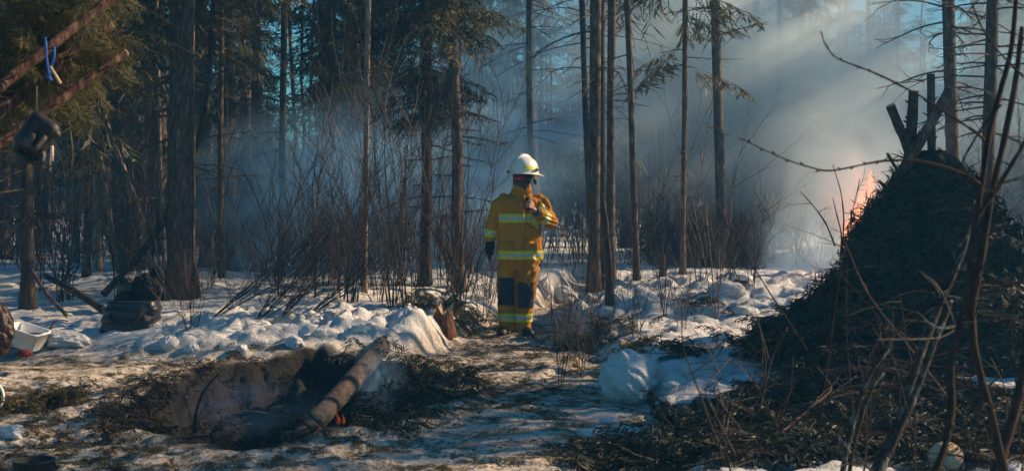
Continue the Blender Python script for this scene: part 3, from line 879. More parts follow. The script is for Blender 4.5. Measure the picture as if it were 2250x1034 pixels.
def band(name, me, org, nrm, a, b, mat, parent, off=.004, keep=None, trims=()):
    """a strip of cloth lying on the surface of me between two parallel planes"""
    bm = bmesh.new(); bm.from_mesh(me); nrm = Vector(nrm).normalized(); org = Vector(org)
    for h in (a, b, *trims):
        bmesh.ops.bisect_plane(bm, geom=bm.verts[:] + bm.edges[:] + bm.faces[:], plane_co=org + nrm * h, plane_no=nrm)
    bm.normal_update()
    dead = [f for f in bm.faces if not (a - 1e-5 < (f.calc_center_median() - org).dot(nrm) < b + 1e-5) or (keep and not keep(f.calc_center_median(), f.normal))]
    bmesh.ops.delete(bm, geom=dead, context='FACES')
    for v in bm.verts: v.co += v.normal * off
    bm.faces.ensure_lookup_table()
    if len(trims) == 2:
        for f in bm.faces:
            h = (f.calc_center_median() - org).dot(nrm); f.material_index = 1 if trims[0] < h < trims[1] else 0
    m2 = bpy.data.meshes.new(name); bm.to_mesh(m2); bm.free()
    for m in (mat if isinstance(mat, (list, tuple)) else [mat]): m2.materials.append(m)
    m2.polygons.foreach_set('use_smooth', np.ones(len(m2.polygons), bool))
    o = bpy.data.objects.new(name, m2); COL.objects.link(o); o.parent = parent
    return o

# ------------------------------------------------------------------ the firefighter
M_COAT = simple('coat_cloth', (.31, .120, .008), (.47, .21, .013), 5, .85, .9, .010, (1, 1, .6), .15, 0, 7)
M_LIME = simple('lime_trim', (.42, .50, .01), (.60, .66, .02), 20, .6, 0)
M_SILV = simple('silver_trim', (.30, .36, .38), (.42, .48, .50), 30, .35, 0, spec=.6)
M_NAVY = simple('navy_patch', (.008, .013, .022), (.02, .028, .042), 12, .7, .4, .006)
M_BLACK = simple('black_rubber', (.003, .003, .004), (.010, .010, .011), 14, .6, .3, .004, spec=.5)
M_BLKC = simple('black_cloth', (.003, .003, .004), (.010, .011, .014), 16, .8, .4, .006)
M_SKIN = simple('skin', (.34, .16, .11), (.46, .24, .17), 30, .5, 0)
M_HELM = simple('helmet_shell', (.62, .60, .55), (.74, .72, .66), 3, .35, 0, spec=.5)
M_GREYC = simple('grey_cloth', (.035, .037, .04), (.08, .085, .09), 20, .8, .3, .004)
M_YEL = simple('yellow_patch', (.75, .62, .01), (.85, .75, .02), 20, .5, 0)
mL, tL, bL = nt('goggle_lens'); bL.inputs['Base Color'].default_value = (.22, .035, .10, 1); bL.inputs['Metallic'].default_value = .85; bL.inputs['Roughness'].default_value = .12

FF = P(1142, 735, 14.8)
FZ = Hs(FF.x, 14.8)
ff = empty('person', (FF.x, 14.8, FZ))
tag(ff, 'firefighter in tan-yellow turnout suit and white helmet standing on the snowy trail', 'person')

def build_person():
    # body: one continuous figure
    mb = MB()
    hc = np.array([.04, -.02, 1.67])
    yaw = R(40)
    fwd = np.array([-math.sin(yaw), -math.cos(yaw), 0]); side = np.array([math.cos(yaw), -math.sin(yaw), 0])
    def hp(s, f, z): return hc + side * s + fwd * f + np.array([0, 0, z])
    capsule(mb, hp(0, -.02, .04), .090, hp(0, .0, .02), .088)
    capsule(mb, hp(0, .015, -.03), .074, hp(0, .03, -.085), .052)          # face and jaw
    capsule(mb, hp(0, .095, .0), .012, hp(0, .108, -.032), .016, 8)         # nose
    for s in (-1, 1): capsule(mb, hp(s * .088, -.01, .0), .02, hp(s * .09, -.01, -.025), .014, 8)   # ears
    capsule(mb, hp(-.018, .084, -.064), .009, hp(.018, .084, -.064), .009, 8)
    capsule(mb, (.03, .0, 1.45), .062, hp(0, -.02, -.06), .058)
    loft(mb, [(0, 0, .82, .15, .1), (0, 0, .95, .16, .11), (0, 0, 1.15, .15, .105), (0, 0, 1.32, .18, .115), (0, 0, 1.44, .16, .09), (0, 0, 1.50, .08, .06)])
    capsule(mb, (-.19, 0, 1.42), .052, (-.28, .02, 1.17), .042); capsule(mb, (-.28, .02, 1.17), .04, (-.315, -.01, .97), .028)
    capsule(mb, (.19, 0, 1.42), .052, (.325, -.04, 1.19), .042); capsule(mb, (.325, -.04, 1.19), .04, (.165, -.215, 1.31), .029)
    for x0, x1, x2 in ((-.09, -.145, -.165), (.08, .055, .02)):
        capsule(mb, (x0, 0, .86), .088, (x1, -.01, .47), .058); capsule(mb, (x1, -.01, .47), .056, (x2, .01, .09), .042)
        capsule(mb, (x2, .0, .05), .035, (x2 - .01, -.14, .03), .028)
    # raised left hand closed round the radio
    wr = np.array([.150, -.235, 1.325])
    palm = [(.118, -.250, 1.345), (.108, -.262, 1.385)]
    capsule(mb, wr, .028, palm[0], .030, 10); capsule(mb, palm[0], .030, palm[1], .028, 10); capsule(mb, (.13, -.25, 1.35), .024, (.128, -.255, 1.392), .021, 10)
    for i in range(4):                       # fingers wrap to the front of the set
        z = 1.352 + i * .0205; e = (.0, .004, .003, -.006)[i]
        a = (.125, -.280, z); b = (.098 - e, -.312, z + .004); c = (.070 - e, -.300, z + .006); d = (.064 - e, -.284, z + .006)
        capsule(mb, a, .0105, b, .0098, 8); capsule(mb, b, .0098, c, .009, 8); capsule(mb, c, .009, d, .0078, 8)
    capsule(mb, (.118, -.245, 1.385), .0125, (.088, -.238, 1.415), .0110, 8); capsule(mb, (.088, -.238, 1.415), .0110, (.068, -.262, 1.432), .0092, 8)
    # right hand (inside its glove)
    capsule(mb, (-.315, -.012, .965), .030, (-.318, -.03, .90), .034, 10)
    me = fused('body', mb, .0048, 2); meshobj('body', me, M_SKIN, ff)

    # coat
    mb = MB()
    loft(mb, [(0, .0, .795, .245, .165), (0, 0, .86, .248, .170), (0, 0, .98, .235, .165), (0, 0, 1.12, .228, .158), (.0, 0, 1.27, .240, .158), (0, .0, 1.37, .232, .148), (0, .005, 1.435, .200, .128), (.0, .01, 1.485, .135, .10), (.01, .01, 1.52, .10, .085)], 28)
    loft(mb, [(.015, .0, 1.47, .108, .095), (.022, -.008, 1.52, .098, .092), (.03, -.014, 1.585, .096, .094)], 24)
    capsule(mb, (-.175, .01, 1.415), .085, (-.225, .01, 1.36), .088)
    capsule(mb, (-.215, .01, 1.38), .086, (-.285, .02, 1.18), .078); capsule(mb, (-.285, .02, 1.18), .077, (-.312, -.005, 1.01), .060)
    capsule(mb, (.175, .01, 1.415), .085, (.225, .01, 1.36), .088)
    capsule(mb, (.215, .01, 1.38), .088, (.322, -.02, 1.205), .084); capsule(mb, (.322, -.025, 1.205), .082, (.205, -.175, 1.285), .066)
    for s in (-1, 1): box(mb, (s * .12, -.158, .93), (.13, .03, .12))
    box(mb, (.012, -.158, 1.13), (.075, .022, .66))
    capsule(mb, (.05, -.13, 1.43), .035, (.15, -.1, 1.42), .03, 10)
    jm = fused('jacket', mb, .0085, 3)
    def wr_(co):
        x, y, z = co[:, 0], co[:, 1], co[:, 2]
        a = np.sin((z * 1.0 + x * .9 + .35 * fbm(x * 5, z * 5, 3, 3)) * 42 + 3 * fbm(x * 3, z * 3, 2, 8))
        w = fbm(x * 3.2, z * 3.2, 2, 4)
        arm = ss(.17, .26, np.abs(x))
        lowr = ss(.0, .2, x) * ss(1.15, .95, z)
        f = (a * (.0065 + .011 * arm + .014 * lowr) * ss(.35, .6, w) + (fbm(x * 7, z * 7, 3, 6) - .5) * .034)
        el = np.exp(-(((x - .32) / .07) ** 2 + ((z - 1.2) / .08) ** 2)) * .012 * np.sin(z * 150 + x * 60)
        f = f + el
        f -= .012 * np.exp(-((x - .052) / .006) ** 2) * (y < -.05) * (z < 1.46) * (np.abs(x) < .2)
        return f
    wrinkle(jm, wr_)
    jk = meshobj('jacket', jm, M_COAT, ff)
    trunk_only = lambda c, n: (abs(c.x) < .235) and not (c.x > .12 and c.y < -.17 and c.z > 1.1)
    LS = [M_LIME, M_SILV]
    band('chest_stripe', jm, (0, 0, 0), (0, 0, 1), 1.195, 1.285, LS, jk, .004, lambda c, n: abs(c.x) < .215 and not (c.x > .10 and c.y < -.165), trims=(1.222, 1.258))
    band('hem_stripe', jm, (0, 0, 0), (0, 0, 1), .812, .902, LS, jk, .004, lambda c, n: abs(c.x) < .262 and not (c.x < -.25 and c.z > .9), trims=(.839, .875))
    ax = Vector((-.312, -.005, 1.01)) - Vector((-.285, .02, 1.18))
    band('right_cuff_stripe', jm, (-.285, .02, 1.18), ax, .075, .150, LS, jk, .004, lambda c, n: c.x < -.235 and c.z < 1.2, trims=(.099, .126))
    a2 = Vector((.205, -.175, 1.285)) - Vector((.322, -.025, 1.205))
    band('left_cuff_stripe', jm, (.322, -.025, 1.205), a2, .095, .175, LS, jk, .004, lambda c, n: c.x > .13 and c.y < -.075 and (c - Vector((.24, -.12, 1.255))).length < .14, trims=(.122, .15))
    # knitted inner cuff, glove
    mb = MB(); tube(mb, [(.212, -.165, 1.283), (.18, -.20, 1.302), (.155, -.228, 1.32)], [.058, .050, .040], 16); mb.obj('knit_cuff', M_GREYC, ff)
    mb = MB()
    capsule(mb, (-.314, -.005, .985), .052, (-.317, -.018, .93), .054, 12); capsule(mb, (-.317, -.02, .93), .052, (-.322, -.035, .885), .042, 12)
    for i in range(4):
        y = -.07 + i * .024; capsule(mb, (-.325, y, .885), .015, (-.328 + .006 * i, y - .006, .835), .0145, 8); capsule(mb, (-.328 + .006 * i, y - .006, .835), .014, (-.312, y - .01, .80 + .006 * i), .012, 8)
    capsule(mb, (-.295, -.06, .92), .017, (-.285, -.085, .865), .014, 8)
    meshobj('glove', fused('glove', mb, .005, 1), M_BLKC, ff)

    # trousers
    mb = MB()
    loft(mb, [(-.0, .0, .70, .205, .135), (0, 0, .80, .222, .15), (0, 0, .95, .2, .14)], 24)
    for x0, x1, x2, r in ((-.110, -.140, -.142, .105), (.100, .066, .034, .108)):
        loft(mb, [(x2, .012, .045, .100, .095), (x2, .01, .16, .094, .095), ((x1 + x2) / 2, .0, .30, .096, .1), (x1, -.008, .46, r, .108), ((x0 + x1) / 2, 0, .64, r + .006, .12), (x0, 0, .80, r + .008, .13)], 22)
    pm = fused('trousers', mb, .009, 2)
    def wt(co):
        x, y, z = co[:, 0], co[:, 1], co[:, 2]
        a = np.sin((z * 1.0 - np.abs(x) * 1.3 + .3 * fbm(x * 6, z * 6, 3, 13)) * 55)
        up = ss(.55, .72, z) * ss(-.02, .1, x); lo = ss(.25, .12, z)
        return a * (.003 + .012 * up + .008 * lo) * (.4 + fbm(x * 4, z * 4, 2, 14)) + (fbm(x * 8, z * 8, 3, 15) - .5) * .022
    wrinkle(pm, wt)
    tr = meshobj('trousers', pm, M_COAT, ff)
    for s, zz, nm in ((-1, (.33, .62), 'knee_patch'), (1, (.30, .57), 'knee_patch')):
        cx = -.142 if s < 0 else .062
        band(nm, pm, (0, 0, 0), (0, 0, 1), zz[0], zz[1], M_NAVY, tr, .006, lambda c, n, cx=cx, s=s: c.y < .03 and abs(c.x - cx) < .078 and (c.x < -.045 if s < 0 else c.x > -.035))
    band('ankle_stripe', pm, (0, 0, 0), (0, 0, 1), .155, .245, LS, tr, .005, lambda c, n: c.x < -.052, trims=(.182, .218))
    band('ankle_stripe', pm, (0, 0, 0), (0, 0, 1), .15, .24, LS, tr, .005, lambda c, n: c.x > -.052, trims=(.177, .213))

    # boots
    for x, dx, rz in ((-.162, -.02, -.12), (.035, .055, .35)):
        mb = MB()
        capsule(mb, (x, .01, .16), .062, (x, .01, .07), .060, 14)
        capsule(mb, (x, .03, .055), .056, (x + dx, -.14, .050), .052, 14)
        capsule(mb, (x + dx, -.12, .048), .052, (x + dx * 1.3, -.19, .042), .044, 14)
        b_ = meshobj('boot', fused('boot', mb, .006, 2), M_BLACK, ff)
        mb = MB(); n = 20; th = np.arange(n) * 2 * np.pi / n
        cx, cy = x + dx * .6, -.075
        ring = np.stack([cx + .060 * np.cos(th) + dx * .4 * -np.sin(th), cy + .165 * np.sin(th)], -1)
        V = np.concatenate([np.c_[ring, np.full(n, -.012)], np.c_[ring, np.full(n, .022)]])
        j = np.arange(n); Q = np.stack([j, (j + 1) % n, n + (j + 1) % n, n + j], -1)
        V = np.vstack([V, [cx, cy, -.012], [cx, cy, .022]])
        T = np.vstack([np.stack([np.full(n, 2 * n), (j + 1) % n, j], -1), np.stack([np.full(n, 2 * n + 1), n + j, n + (j + 1) % n], -1)])
        mb.add(V, Q, T); mb.obj('sole', M_BLACK, b_)

    # face cover, goggles
    mb = MB()
    capsule(mb, hp(0, .02, -.055), .082, hp(0, .03, -.10), .070)
    meshobj('face_mask', fused('face_mask', mb, .006, 1), M_GREYC, ff)
    def arcshell(r, z0, z1, a0, a1, n, th_, off=0.0, ell=1.12):
        mb = MB(); a = np.linspace(a0, a1, n); V = []
        for rad in (r, r - th_):
            for z in (z0, z1):
                for t in a: V.append(hp(math.sin(t) * rad, math.cos(t) * rad * ell + off, z))
        V = np.array(V); i = np.arange(n - 1)
        f = lambda A, B: np.stack([A * n + i, A * n + i + 1, B * n + i + 1, B * n + i], -1)
        Q = np.vstack([f(0, 1), f(3, 2), f(1, 3), f(2, 0)])
        Q = np.vstack([Q, [[0, n, 3 * n, 2 * n], [n - 1, 3 * n - 1, 4 * n - 1, 2 * n - 1]]])
        mb.add(V, Q); return mb
    gf = arcshell(.105, -.052, .042, R(-62), R(62), 16, .022, .0).obj('goggles', M_BLACK, ff)
    arcshell(.1075, -.040, .028, R(-50), R(48), 16, .004, .002).obj('lens', mL, gf)
    arcshell(.104, -.015, .018, R(60), R(300), 26, .006, .0).obj('strap', M_BLACK, gf)

    # helmet
    hz = np.array([0, 0, 0.045])
    root = None
    mb = MB(); k = 36; prof = [(1.0, 0), (1.0, .02), (.985, .045), (.95, .07), (.88, .10), (.76, .13), (.58, .152), (.35, .166), (.12, .171)]
    V = []
    for s, z in prof:
        for j in range(k):
            t = 2 * math.pi * j / k; V.append(hp(math.sin(t) * .142 * s, math.cos(t) * .168 * s - .012, z + .045 + .006 * math.cos(t)))
    n = len(prof); i = np.arange(n - 1)[:, None] * k; j = np.arange(k)[None]; j2 = (j + 1) % k
    Q = np.stack([i + j, i + j2, i + k + j2, i + k + j], -1).reshape(-1, 4)
    V.append(hp(0, -.012, .217)); jj = np.arange(k)
    mb.add(V, Q, np.stack([np.full(k, n * k), (n - 1) * k + jj, (n - 1) * k + (jj + 1) % k], -1))
    hel = mb.obj('helmet', M_HELM, ff)
    mb = MB(); V = []           # brim, deep at the back
    for s0, zz in ((.99, .052), (1, .045), ('b', .030), ('b', .024), (.99, .040)):
        for j in range(k):
            t = 2 * math.pi * j / k; c = math.cos(t)
            ex = .018 + .016 * max(0, c) + .062 * max(0, -c) ** 1.5
            s = ex if s0 == 'b' else 0
            drop = -.02 * max(0, -c) if s0 == 'b' else 0
            f = s0 if s0 != 'b' else 1
            V.append(hp(math.sin(t) * (.142 * f + s), math.cos(t) * (.168 * f + s) - .012, zz + drop + .006 * c))
    i = np.arange(4)[:, None] * k; j = np.arange(k)[None]; j2 = (j + 1) % k
    mb.add(V, np.stack([i + j, i + j2, i + k + j2, i + k + j], -1).reshape(-1, 4)); mb.obj('brim', M_HELM, hel)
    mb = MB(); pts = []
    for t in np.linspace(R(-62), R(75), 12): pts.append(hp(.0, math.sin(t) * .163 - .012, .052 + math.cos(t) * .166))
    tube(mb, pts, [.012, .022, .028, .030, .028, .022, .014], 10); mb.obj('crest', M_HELM, hel)
    def patch(name, a0, a1, z0, z1, m):
        mb = MB(); V = []; n = 8
        for z in (z0, z1):
            s = np.interp(z, [p[1] for p in prof], [p[0] for p in prof]) * 1.012 + .004
            for t in np.linspace(a0, a1, n): V.append(hp(math.sin(t) * .142 * s, math.cos(t) * .168 * s - .012, z + .045 + .006 * math.cos(t)))
        mb.add(V, [[q, q + 1, n + q + 1, n + q] for q in range(n - 1)]); mb.obj(name, m, hel)
    patch('reflective_patch', R(-38), R(-18), .036, .066, M_YEL)
    patch('reflective_patch', R(42), R(84), .030, .062, M_YEL)
    patch('reflective_patch', R(100), R(135), .036, .066, M_YEL)
    mb = MB(); capsule(mb, hp(-.158, .06, .052), .017, hp(-.162, .0, .052), .015, 10); mb.obj('torch', M_BLACK, hel)
    mb = MB(); capsule(mb, hp(.158, -.02, .075), .014, hp(.158, -.06, .075), .012, 10); mb.obj('strap_clip', M_BLACK, hel)
    mb = MB()
    tube(mb, [hp(.128, .02, .05), hp(.112, .03, -.03), hp(.088, .05, -.10), hp(.03, .07, -.145)], .010, 6)
    tube(mb, [hp(-.128, .02, .05), hp(-.110, .03, -.03), hp(-.085, .05, -.10), hp(-.03, .07, -.145)], .010, 6); mb.obj('chin_strap', M_BLACK, hel)
    mb = MB(); tube(mb, [hp(.128, -.02, .05), hp(.128, -.03, -.02), hp(.105, -.04, -.07)], .014, 6); mb.obj('neck_strap', M_YEL, hel)
    mb = MB(); capsule(mb, hp(.118, -.045, -.06), .02, hp(.135, -.02, -.035), .016, 10); mb.obj('ratchet', M_BLACK, hel)
build_person()

rd = empty('two_way_radio', (FF.x + .085, 14.8 - .275, FZ + 1.39))
tag(rd, "black two-way radio held up in the firefighter's left hand", 'radio')
mb = MB(); box(mb, (0, 0, .0), (.052, .034, .125)); box(mb, (0, -.004, .066), (.044, .028, .012)); mb.obj('housing', M_BLACK, rd)
mb = MB(); tube(mb, [(-.014, 0, .07), (-.016, 0, .12), (-.022, 0, .20)], [.009, .008, .005], 8); mb.obj('antenna', M_BLACK, rd)
mb = MB(); tube(mb, [(.012, 0, .068), (.012, 0, .088)], .007, 8); mb.obj('knob', M_BLACK, rd)
mb = MB(); tube(mb, [(.0, -.01, -.06), (-.02, -.02, -.13), (-.012, .03, -.2), (.03, .06, -.245), (.1, .08, -.22)], .004, 5); mb.obj('lead', M_BLACK, rd)

# ------------------------------------------------------------------ brush shelter
SHC = P(2048, 700, 11.3); SX, SY = SHC.x, 11.3
SZ = Hs(SX, SY) - .05
M_CUT = simple('cut_wood', (.42, .28, .15), (.62, .47, .28), 22, .8, .3, .004)
M_DARKIN = simple('dark_backing', (.006, .008, .004), (.014, .018, .009), 12, .9, 0)
sh = empty('brush_shelter', (SX, SY, SZ))
tag(sh, 'dark cone-shaped shelter of spruce boughs with log poles sticking out of its top', 'brush shelter')

def shelter_r(a, z):
    """outline radius of the bough cone at angle a, height z"""
    r = np.interp(z, [0, .22, .4, .55, .7, 1.0, 1.35, 1.56, 1.64, 1.70], [1.38, 1.15, .95, .84, .70, .52, .34, .25, .17, .05])
    sk = .26 * np.exp(-(((a - np.pi) + np.pi) % (2 * np.pi) - np.pi) ** 2 / .6) * ss(.75, .1, z)     # skirt to the left
    rt = .40 * np.exp(-((a + np.pi) % (2 * np.pi) - np.pi) ** 2 / .9) * ss(1.30, .7, z)
    return (r + sk + rt) * (1 + .5 * (fbm(np.cos(a) * 2.2 + 5, np.sin(a) * 2.2 + z * 3.2, 4, 31) - .5))
def build_shelter():
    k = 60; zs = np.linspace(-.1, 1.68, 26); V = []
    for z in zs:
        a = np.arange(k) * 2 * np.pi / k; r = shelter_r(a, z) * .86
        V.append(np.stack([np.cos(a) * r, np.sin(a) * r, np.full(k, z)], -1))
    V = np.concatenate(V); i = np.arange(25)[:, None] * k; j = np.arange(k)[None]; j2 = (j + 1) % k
    mb = MB(); mb.add(V, np.stack([i + j, i + j2, i + k + j2, i + k + j], -1).reshape(-1, 4)); mb.obj('light_block', M_DARKIN, sh)  # dark solid cone added inside the sprigs to block light
    n = 4600; g = np.random.RandomState(5)
    a = g.rand(n) * 2 * np.pi; z = 1.68 * (1 - np.sqrt(g.rand(n)) * .98) ** 1.0 + .0
    r = shelter_r(a, z) * (.84 + .14 * g.rand(n))
    pos = np.stack([np.cos(a) * r, np.sin(a) * r, z], -1)
    out = np.stack([np.cos(a), np.sin(a), np.full(n, .35)], -1)
    tang = np.stack([-np.sin(a), np.cos(a), np.zeros(n)], -1)
    d = np.stack([np.cos(a) * .62, np.sin(a) * .62, -np.ones(n)], -1) + tang * (g.randn(n) * .55)[:, None] + g.randn(n, 3) * .15
    sc = .18 + .36 * g.rand(n) ** 1.3
    M = frames(d, out, sc, g.randn(n) * .5)
    mb = MB(); w = g.randint(0, len(SPRIG), n)
    for q, (TV, TQ) in enumerate(SPRIG): inst(mb, TV, TQ, M[w == q], pos[w == q])
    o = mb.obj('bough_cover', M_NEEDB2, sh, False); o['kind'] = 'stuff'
    # loose twigs sticking out of the left edge
    mb = MB()
    for i in range(90):
        aa = np.pi * (.75 + .5 * g.rand()) if i % 2 else g.rand() * 6.28; zz = .2 + 1.4 * g.rand(); rr = float(shelter_r(np.array([aa]), np.array([zz]))[0]) * .9
        p = np.array([math.cos(aa) * rr, math.sin(aa) * rr, zz])
        limb(mb, p, (math.cos(aa) * .8, math.sin(aa) * .8, g.randn() * .5), .15 + .22 * g.rand(), .006, g, 2, 3)
    o = mb.obj('loose_twigs', M_TWIGD, sh); o['kind'] = 'stuff'
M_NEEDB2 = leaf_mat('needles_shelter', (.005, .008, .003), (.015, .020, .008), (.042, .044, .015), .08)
build_shelter()
def log_end(name, px0, px1, w, parent, Y0, Y1, ext=.7, stubs=4, seed=0, lab=None, mat=None):
    """a cut pole, parent-local; from px0 (low) to px1 (cut end)"""
    a = np.array(P(px0[0], px0[1], Y0)) ; b = np.array(P(px1[0], px1[1], Y1))
    a0 = a + (a - b) * ext; org = np.array(parent.location)
    n = 9; pts = [a0 + (b - a0) * t - org for t in np.linspace(0, 1, n)]
    r = w / 2 * M2P(Y1); g = np.random.RandomState(seed)
    mb = MB(); tube(mb, pts, r * (1.08 - .1 * np.linspace(0, 1, n)) * (1 + .05 * g.randn(n)), 12, True, .12)
    ax = (b - a0) / np.linalg.norm(b - a0)
    for i in range(stubs):
        t = .5 + .45 * g.rand(); q = pts[0] + (pts[-1] - pts[0]) * t; az = g.rand() * 6.28
        e = np.cross(ax, [math.cos(az), math.sin(az), .3]); e /= np.linalg.norm(e)
        tube(mb, [q + e * r * .6, q + e * r * 1.5 + ax * .015, q + e * (r * 1.5 + .02) + ax * .03], [r * .28, r * .2, r * .12], 5)
    o = mb.obj(name, mat or M_BARKD, parent)
    if lab: o['label'] = lab
    mb = MB(); tube(mb, [pts[-1] - ax * .004, pts[-1] + ax * .004], r * .93, 12); mb.obj('cut_face', M_CUT, o)
    return o
log_end('pole', (1992, 318), (1956, 232), 21, sh, 11.3, 11.25, 1.2, 2, 1, 'leftmost slanting pole of the four')
log_end('pole', (2000, 330), (2008, 200), 24, sh, 11.25, 11.25, .8, 9, 2, 'upright knotty dark pole')
log_end('pole', (2047, 330), (2045, 164), 18, sh, 11.35, 11.4, .8, 6, 3, 'tallest pole, paler bark', M_BARK)
log_end('pole', (2010, 330), (2090, 195), 24, sh, 11.2, 11.1, .7, 3, 4, 'rightmost pole slanting up to the right', M_BARK)
log_end('pole_stub', (2010, 320), (2022, 288), 8, sh, 11.15, 11.15, .5, 0, 5)
for a_, b_ in (((1975, 380), (1950, 338)), ((1950, 415), (1932, 398)), ((2090, 350), (2062, 326))):
    log_end('pole_stub', a_, b_, 7, sh, 11.1, 11.0, .3, 1, a_[0])

# ------------------------------------------------------------------ fires
def flame_mat(name, c1, c2, st):
    m = bpy.data.materials.new(name); m.use_nodes = True; t = m.node_tree; t.nodes.clear()
    out = t.nodes.new('ShaderNodeOutputMaterial'); em = t.nodes.new('ShaderNodeEmission'); tp = t.nodes.new('ShaderNodeBsdfTransparent'); mx = t.nodes.new('ShaderNodeMixShader')
    v = coord(t); f = noise(t, mapping(t, v, (1, 1, .5)), 7, 5, .65, .8)
    t.links.new(ramp(t, f, [(.35, c1), (.7, c2)]), em.inputs[0]); em.inputs[1].default_value = st
    lw = t.nodes.new('ShaderNodeLayerWeight'); lw.inputs[0].default_value = .62
    fac = math_(t, 'MULTIPLY', math_(t, 'POWER', math_(t, 'SUBTRACT', 1.0, lw.outputs['Facing']), 1.6), ramp(t, f, [(.44, 0.0), (.66, .8)]))
    t.links.new(fac, mx.inputs[0]); t.links.new(tp.outputs[0], mx.inputs[1]); t.links.new(em.outputs[0], mx.inputs[2]); t.links.new(mx.outputs[0], out.inputs[0])
    return m
M_FLAME = flame_mat('flame', (1, .16, .03), (1, .36, .11), 1.9)
def flame(name, loc, hs, label, seed, w=.16, mat=M_FLAME):
    root = empty(name, loc); tag(root, label, 'fire'); g = np.random.RandomState(seed)
    for i, (dx, h) in enumerate(hs):
        mb = MB(); n = 10; zs = np.linspace(0, h, n); ph = g.rand() * 6
        pts = np.stack([dx + .10 * h * np.sin(zs / h * 5 + ph) * zs / h - .25 * zs * .5, .05 * g.randn() + zs * 0, zs], -1)
        tube(mb, pts, w * h * (np.array([.5, .9, 1, .95, .85, .7, .55, .38, .2, .03])), 10, True, .1)
        mb.obj('flame_tongue', mat, root)
    return root
p = P(1915, 520, 16.5)
flame('fire', (p.x, 16.5, p.z - .3), [(.0, 1.1), (-.10, .85), (.08, .7), (-.22, .6), (.2, .55)], 'orange flames licking up behind the left flank of the brush shelter', 3, .20)
def fire_vol(c, half, st):
    bm = bmesh.new(); bmesh.ops.create_icosphere(bm, subdivisions=3, radius=1.0); me = bpy.data.meshes.new('flame_glow'); bm.to_mesh(me); bm.free()
    m = bpy.data.materials.new('flame_glow'); m.use_nodes = True; t = m.node_tree; t.nodes.clear()
    out = t.nodes.new('ShaderNodeOutputMaterial'); em = t.nodes.new('ShaderNodeEmission'); em.inputs[0].default_value = (1, .22, .07, 1)
    v = coord(t); ln = t.nodes.new('ShaderNodeVectorMath'); ln.operation = 'LENGTH'; t.links.new(v, ln.inputs[0])
    fall = ramp(t, ln.outputs['Value'], [(.0, 1.0), (.95, 0.0)], 'EASE')
    f = noise(t, mapping(t, v, (1.2, 1.2, .8)), 2.4, 4, .6, 1.0)
    t.links.new(math_(t, 'MULTIPLY', math_(t, 'MULTIPLY', fall, ramp(t, f, [(.42, 0.0), (.62, 1.0)])), st), em.inputs[1])
    t.links.new(em.outputs[0], out.inputs['Volume']); me.materials.append(m)
    o = bpy.data.objects.new('flame_glow', me); COL.objects.link(o); o.location = c; o.scale = half; o.rotation_euler = (0, R(-14), 0); return o
fl = bpy.data.objects['fire']
gv = fire_vol((-.14, 0, .62), (.55, .35, .95), 2.6); gv.parent = fl
p = P(700, 965, 9.0)
M_FLAME2 = flame_mat('flame_low', (.8, .08, .02), (1, .24, .05), .4)
flame('fire', (p.x, 9.05, p.z - .03), [(.0, .15), (.06, .11), (-.05, .08)], 'small red flame under the lower end of the charred log', 4, .22, M_FLAME2)
p = P(745, 925, 9.4)
flame('fire', (p.x, 9.4, p.z - .02), [(.0, .10), (.03, .07)], 'tiny flame among twigs right of the log in the pit', 5, .2, M_FLAME2)

# ------------------------------------------------------------------ pit: log, twigs
lg = pole_between('burning_log', [(642, 985), (713, 905), (784, 825), (850, 750)], 8.95, 13.2, [48, 46, 43, 40], 'thick half-burnt log slanting out of the smoking pit', None, cat='log', limbs=0, k=18, seed=12)[0]
lgm = bpy.data.materials.new('x')
m, t, b = nt('charred_bark'); v = coord(t)
f = noise(t, mapping(t, v, (1, .5, 1)), 14, 6, .7)
sp = t.nodes.new('ShaderNodeSeparateXYZ'); t.links.new(v, sp.inputs[0])
ch = math_(t, 'ADD', math_(t, 'MULTIPLY', sp.outputs[1], .22), math_(t, 'MULTIPLY', f, .9))
brown = ramp(t, f, [(.38, (.008, .006, .005)), (.56, (.045, .024, .013)), (.7, (.14, .08, .042))])
char = ramp(t, noise(t, v, 22, 5, .7), [(.4, (.008, .007, .007)), (.6, (.05, .045, .042)), (.75, (.30, .27, .25))])
t.links.new(mix(t, ramp(t, ch, [(.74, 0.0), (.92, 1.0)]), char, brown), b.inputs['Base Color']); b.inputs['Roughness'].default_value = .85
bump(t, b, f, .9, .03)
lg.children[0].data.materials.clear(); lg.children[0].data.materials.append(m)

def twigs(name, n, fn, label, mat, L=(.2, .7), r=(.003, .007), seed=1, flat=.25, sub=2, kind='stuff', cat='twigs'):
    g = np.random.RandomState(seed); mb = MB()
    for i in range(n):
        x, y = fn(g); z = Hs(x, y)
        az = g.rand() * 6.28; d = np.array([math.cos(az), math.sin(az), abs(g.randn()) * flat])
        limb(mb, (x, y, z + .01), d, L[0] + (L[1] - L[0]) * g.rand() ** 2, r[0] + (r[1] - r[0]) * g.rand(), g, sub, 3, .15 + .5 * flat)
    o = mb.obj(name, mat); tag(o, label, cat, kind=kind); return o

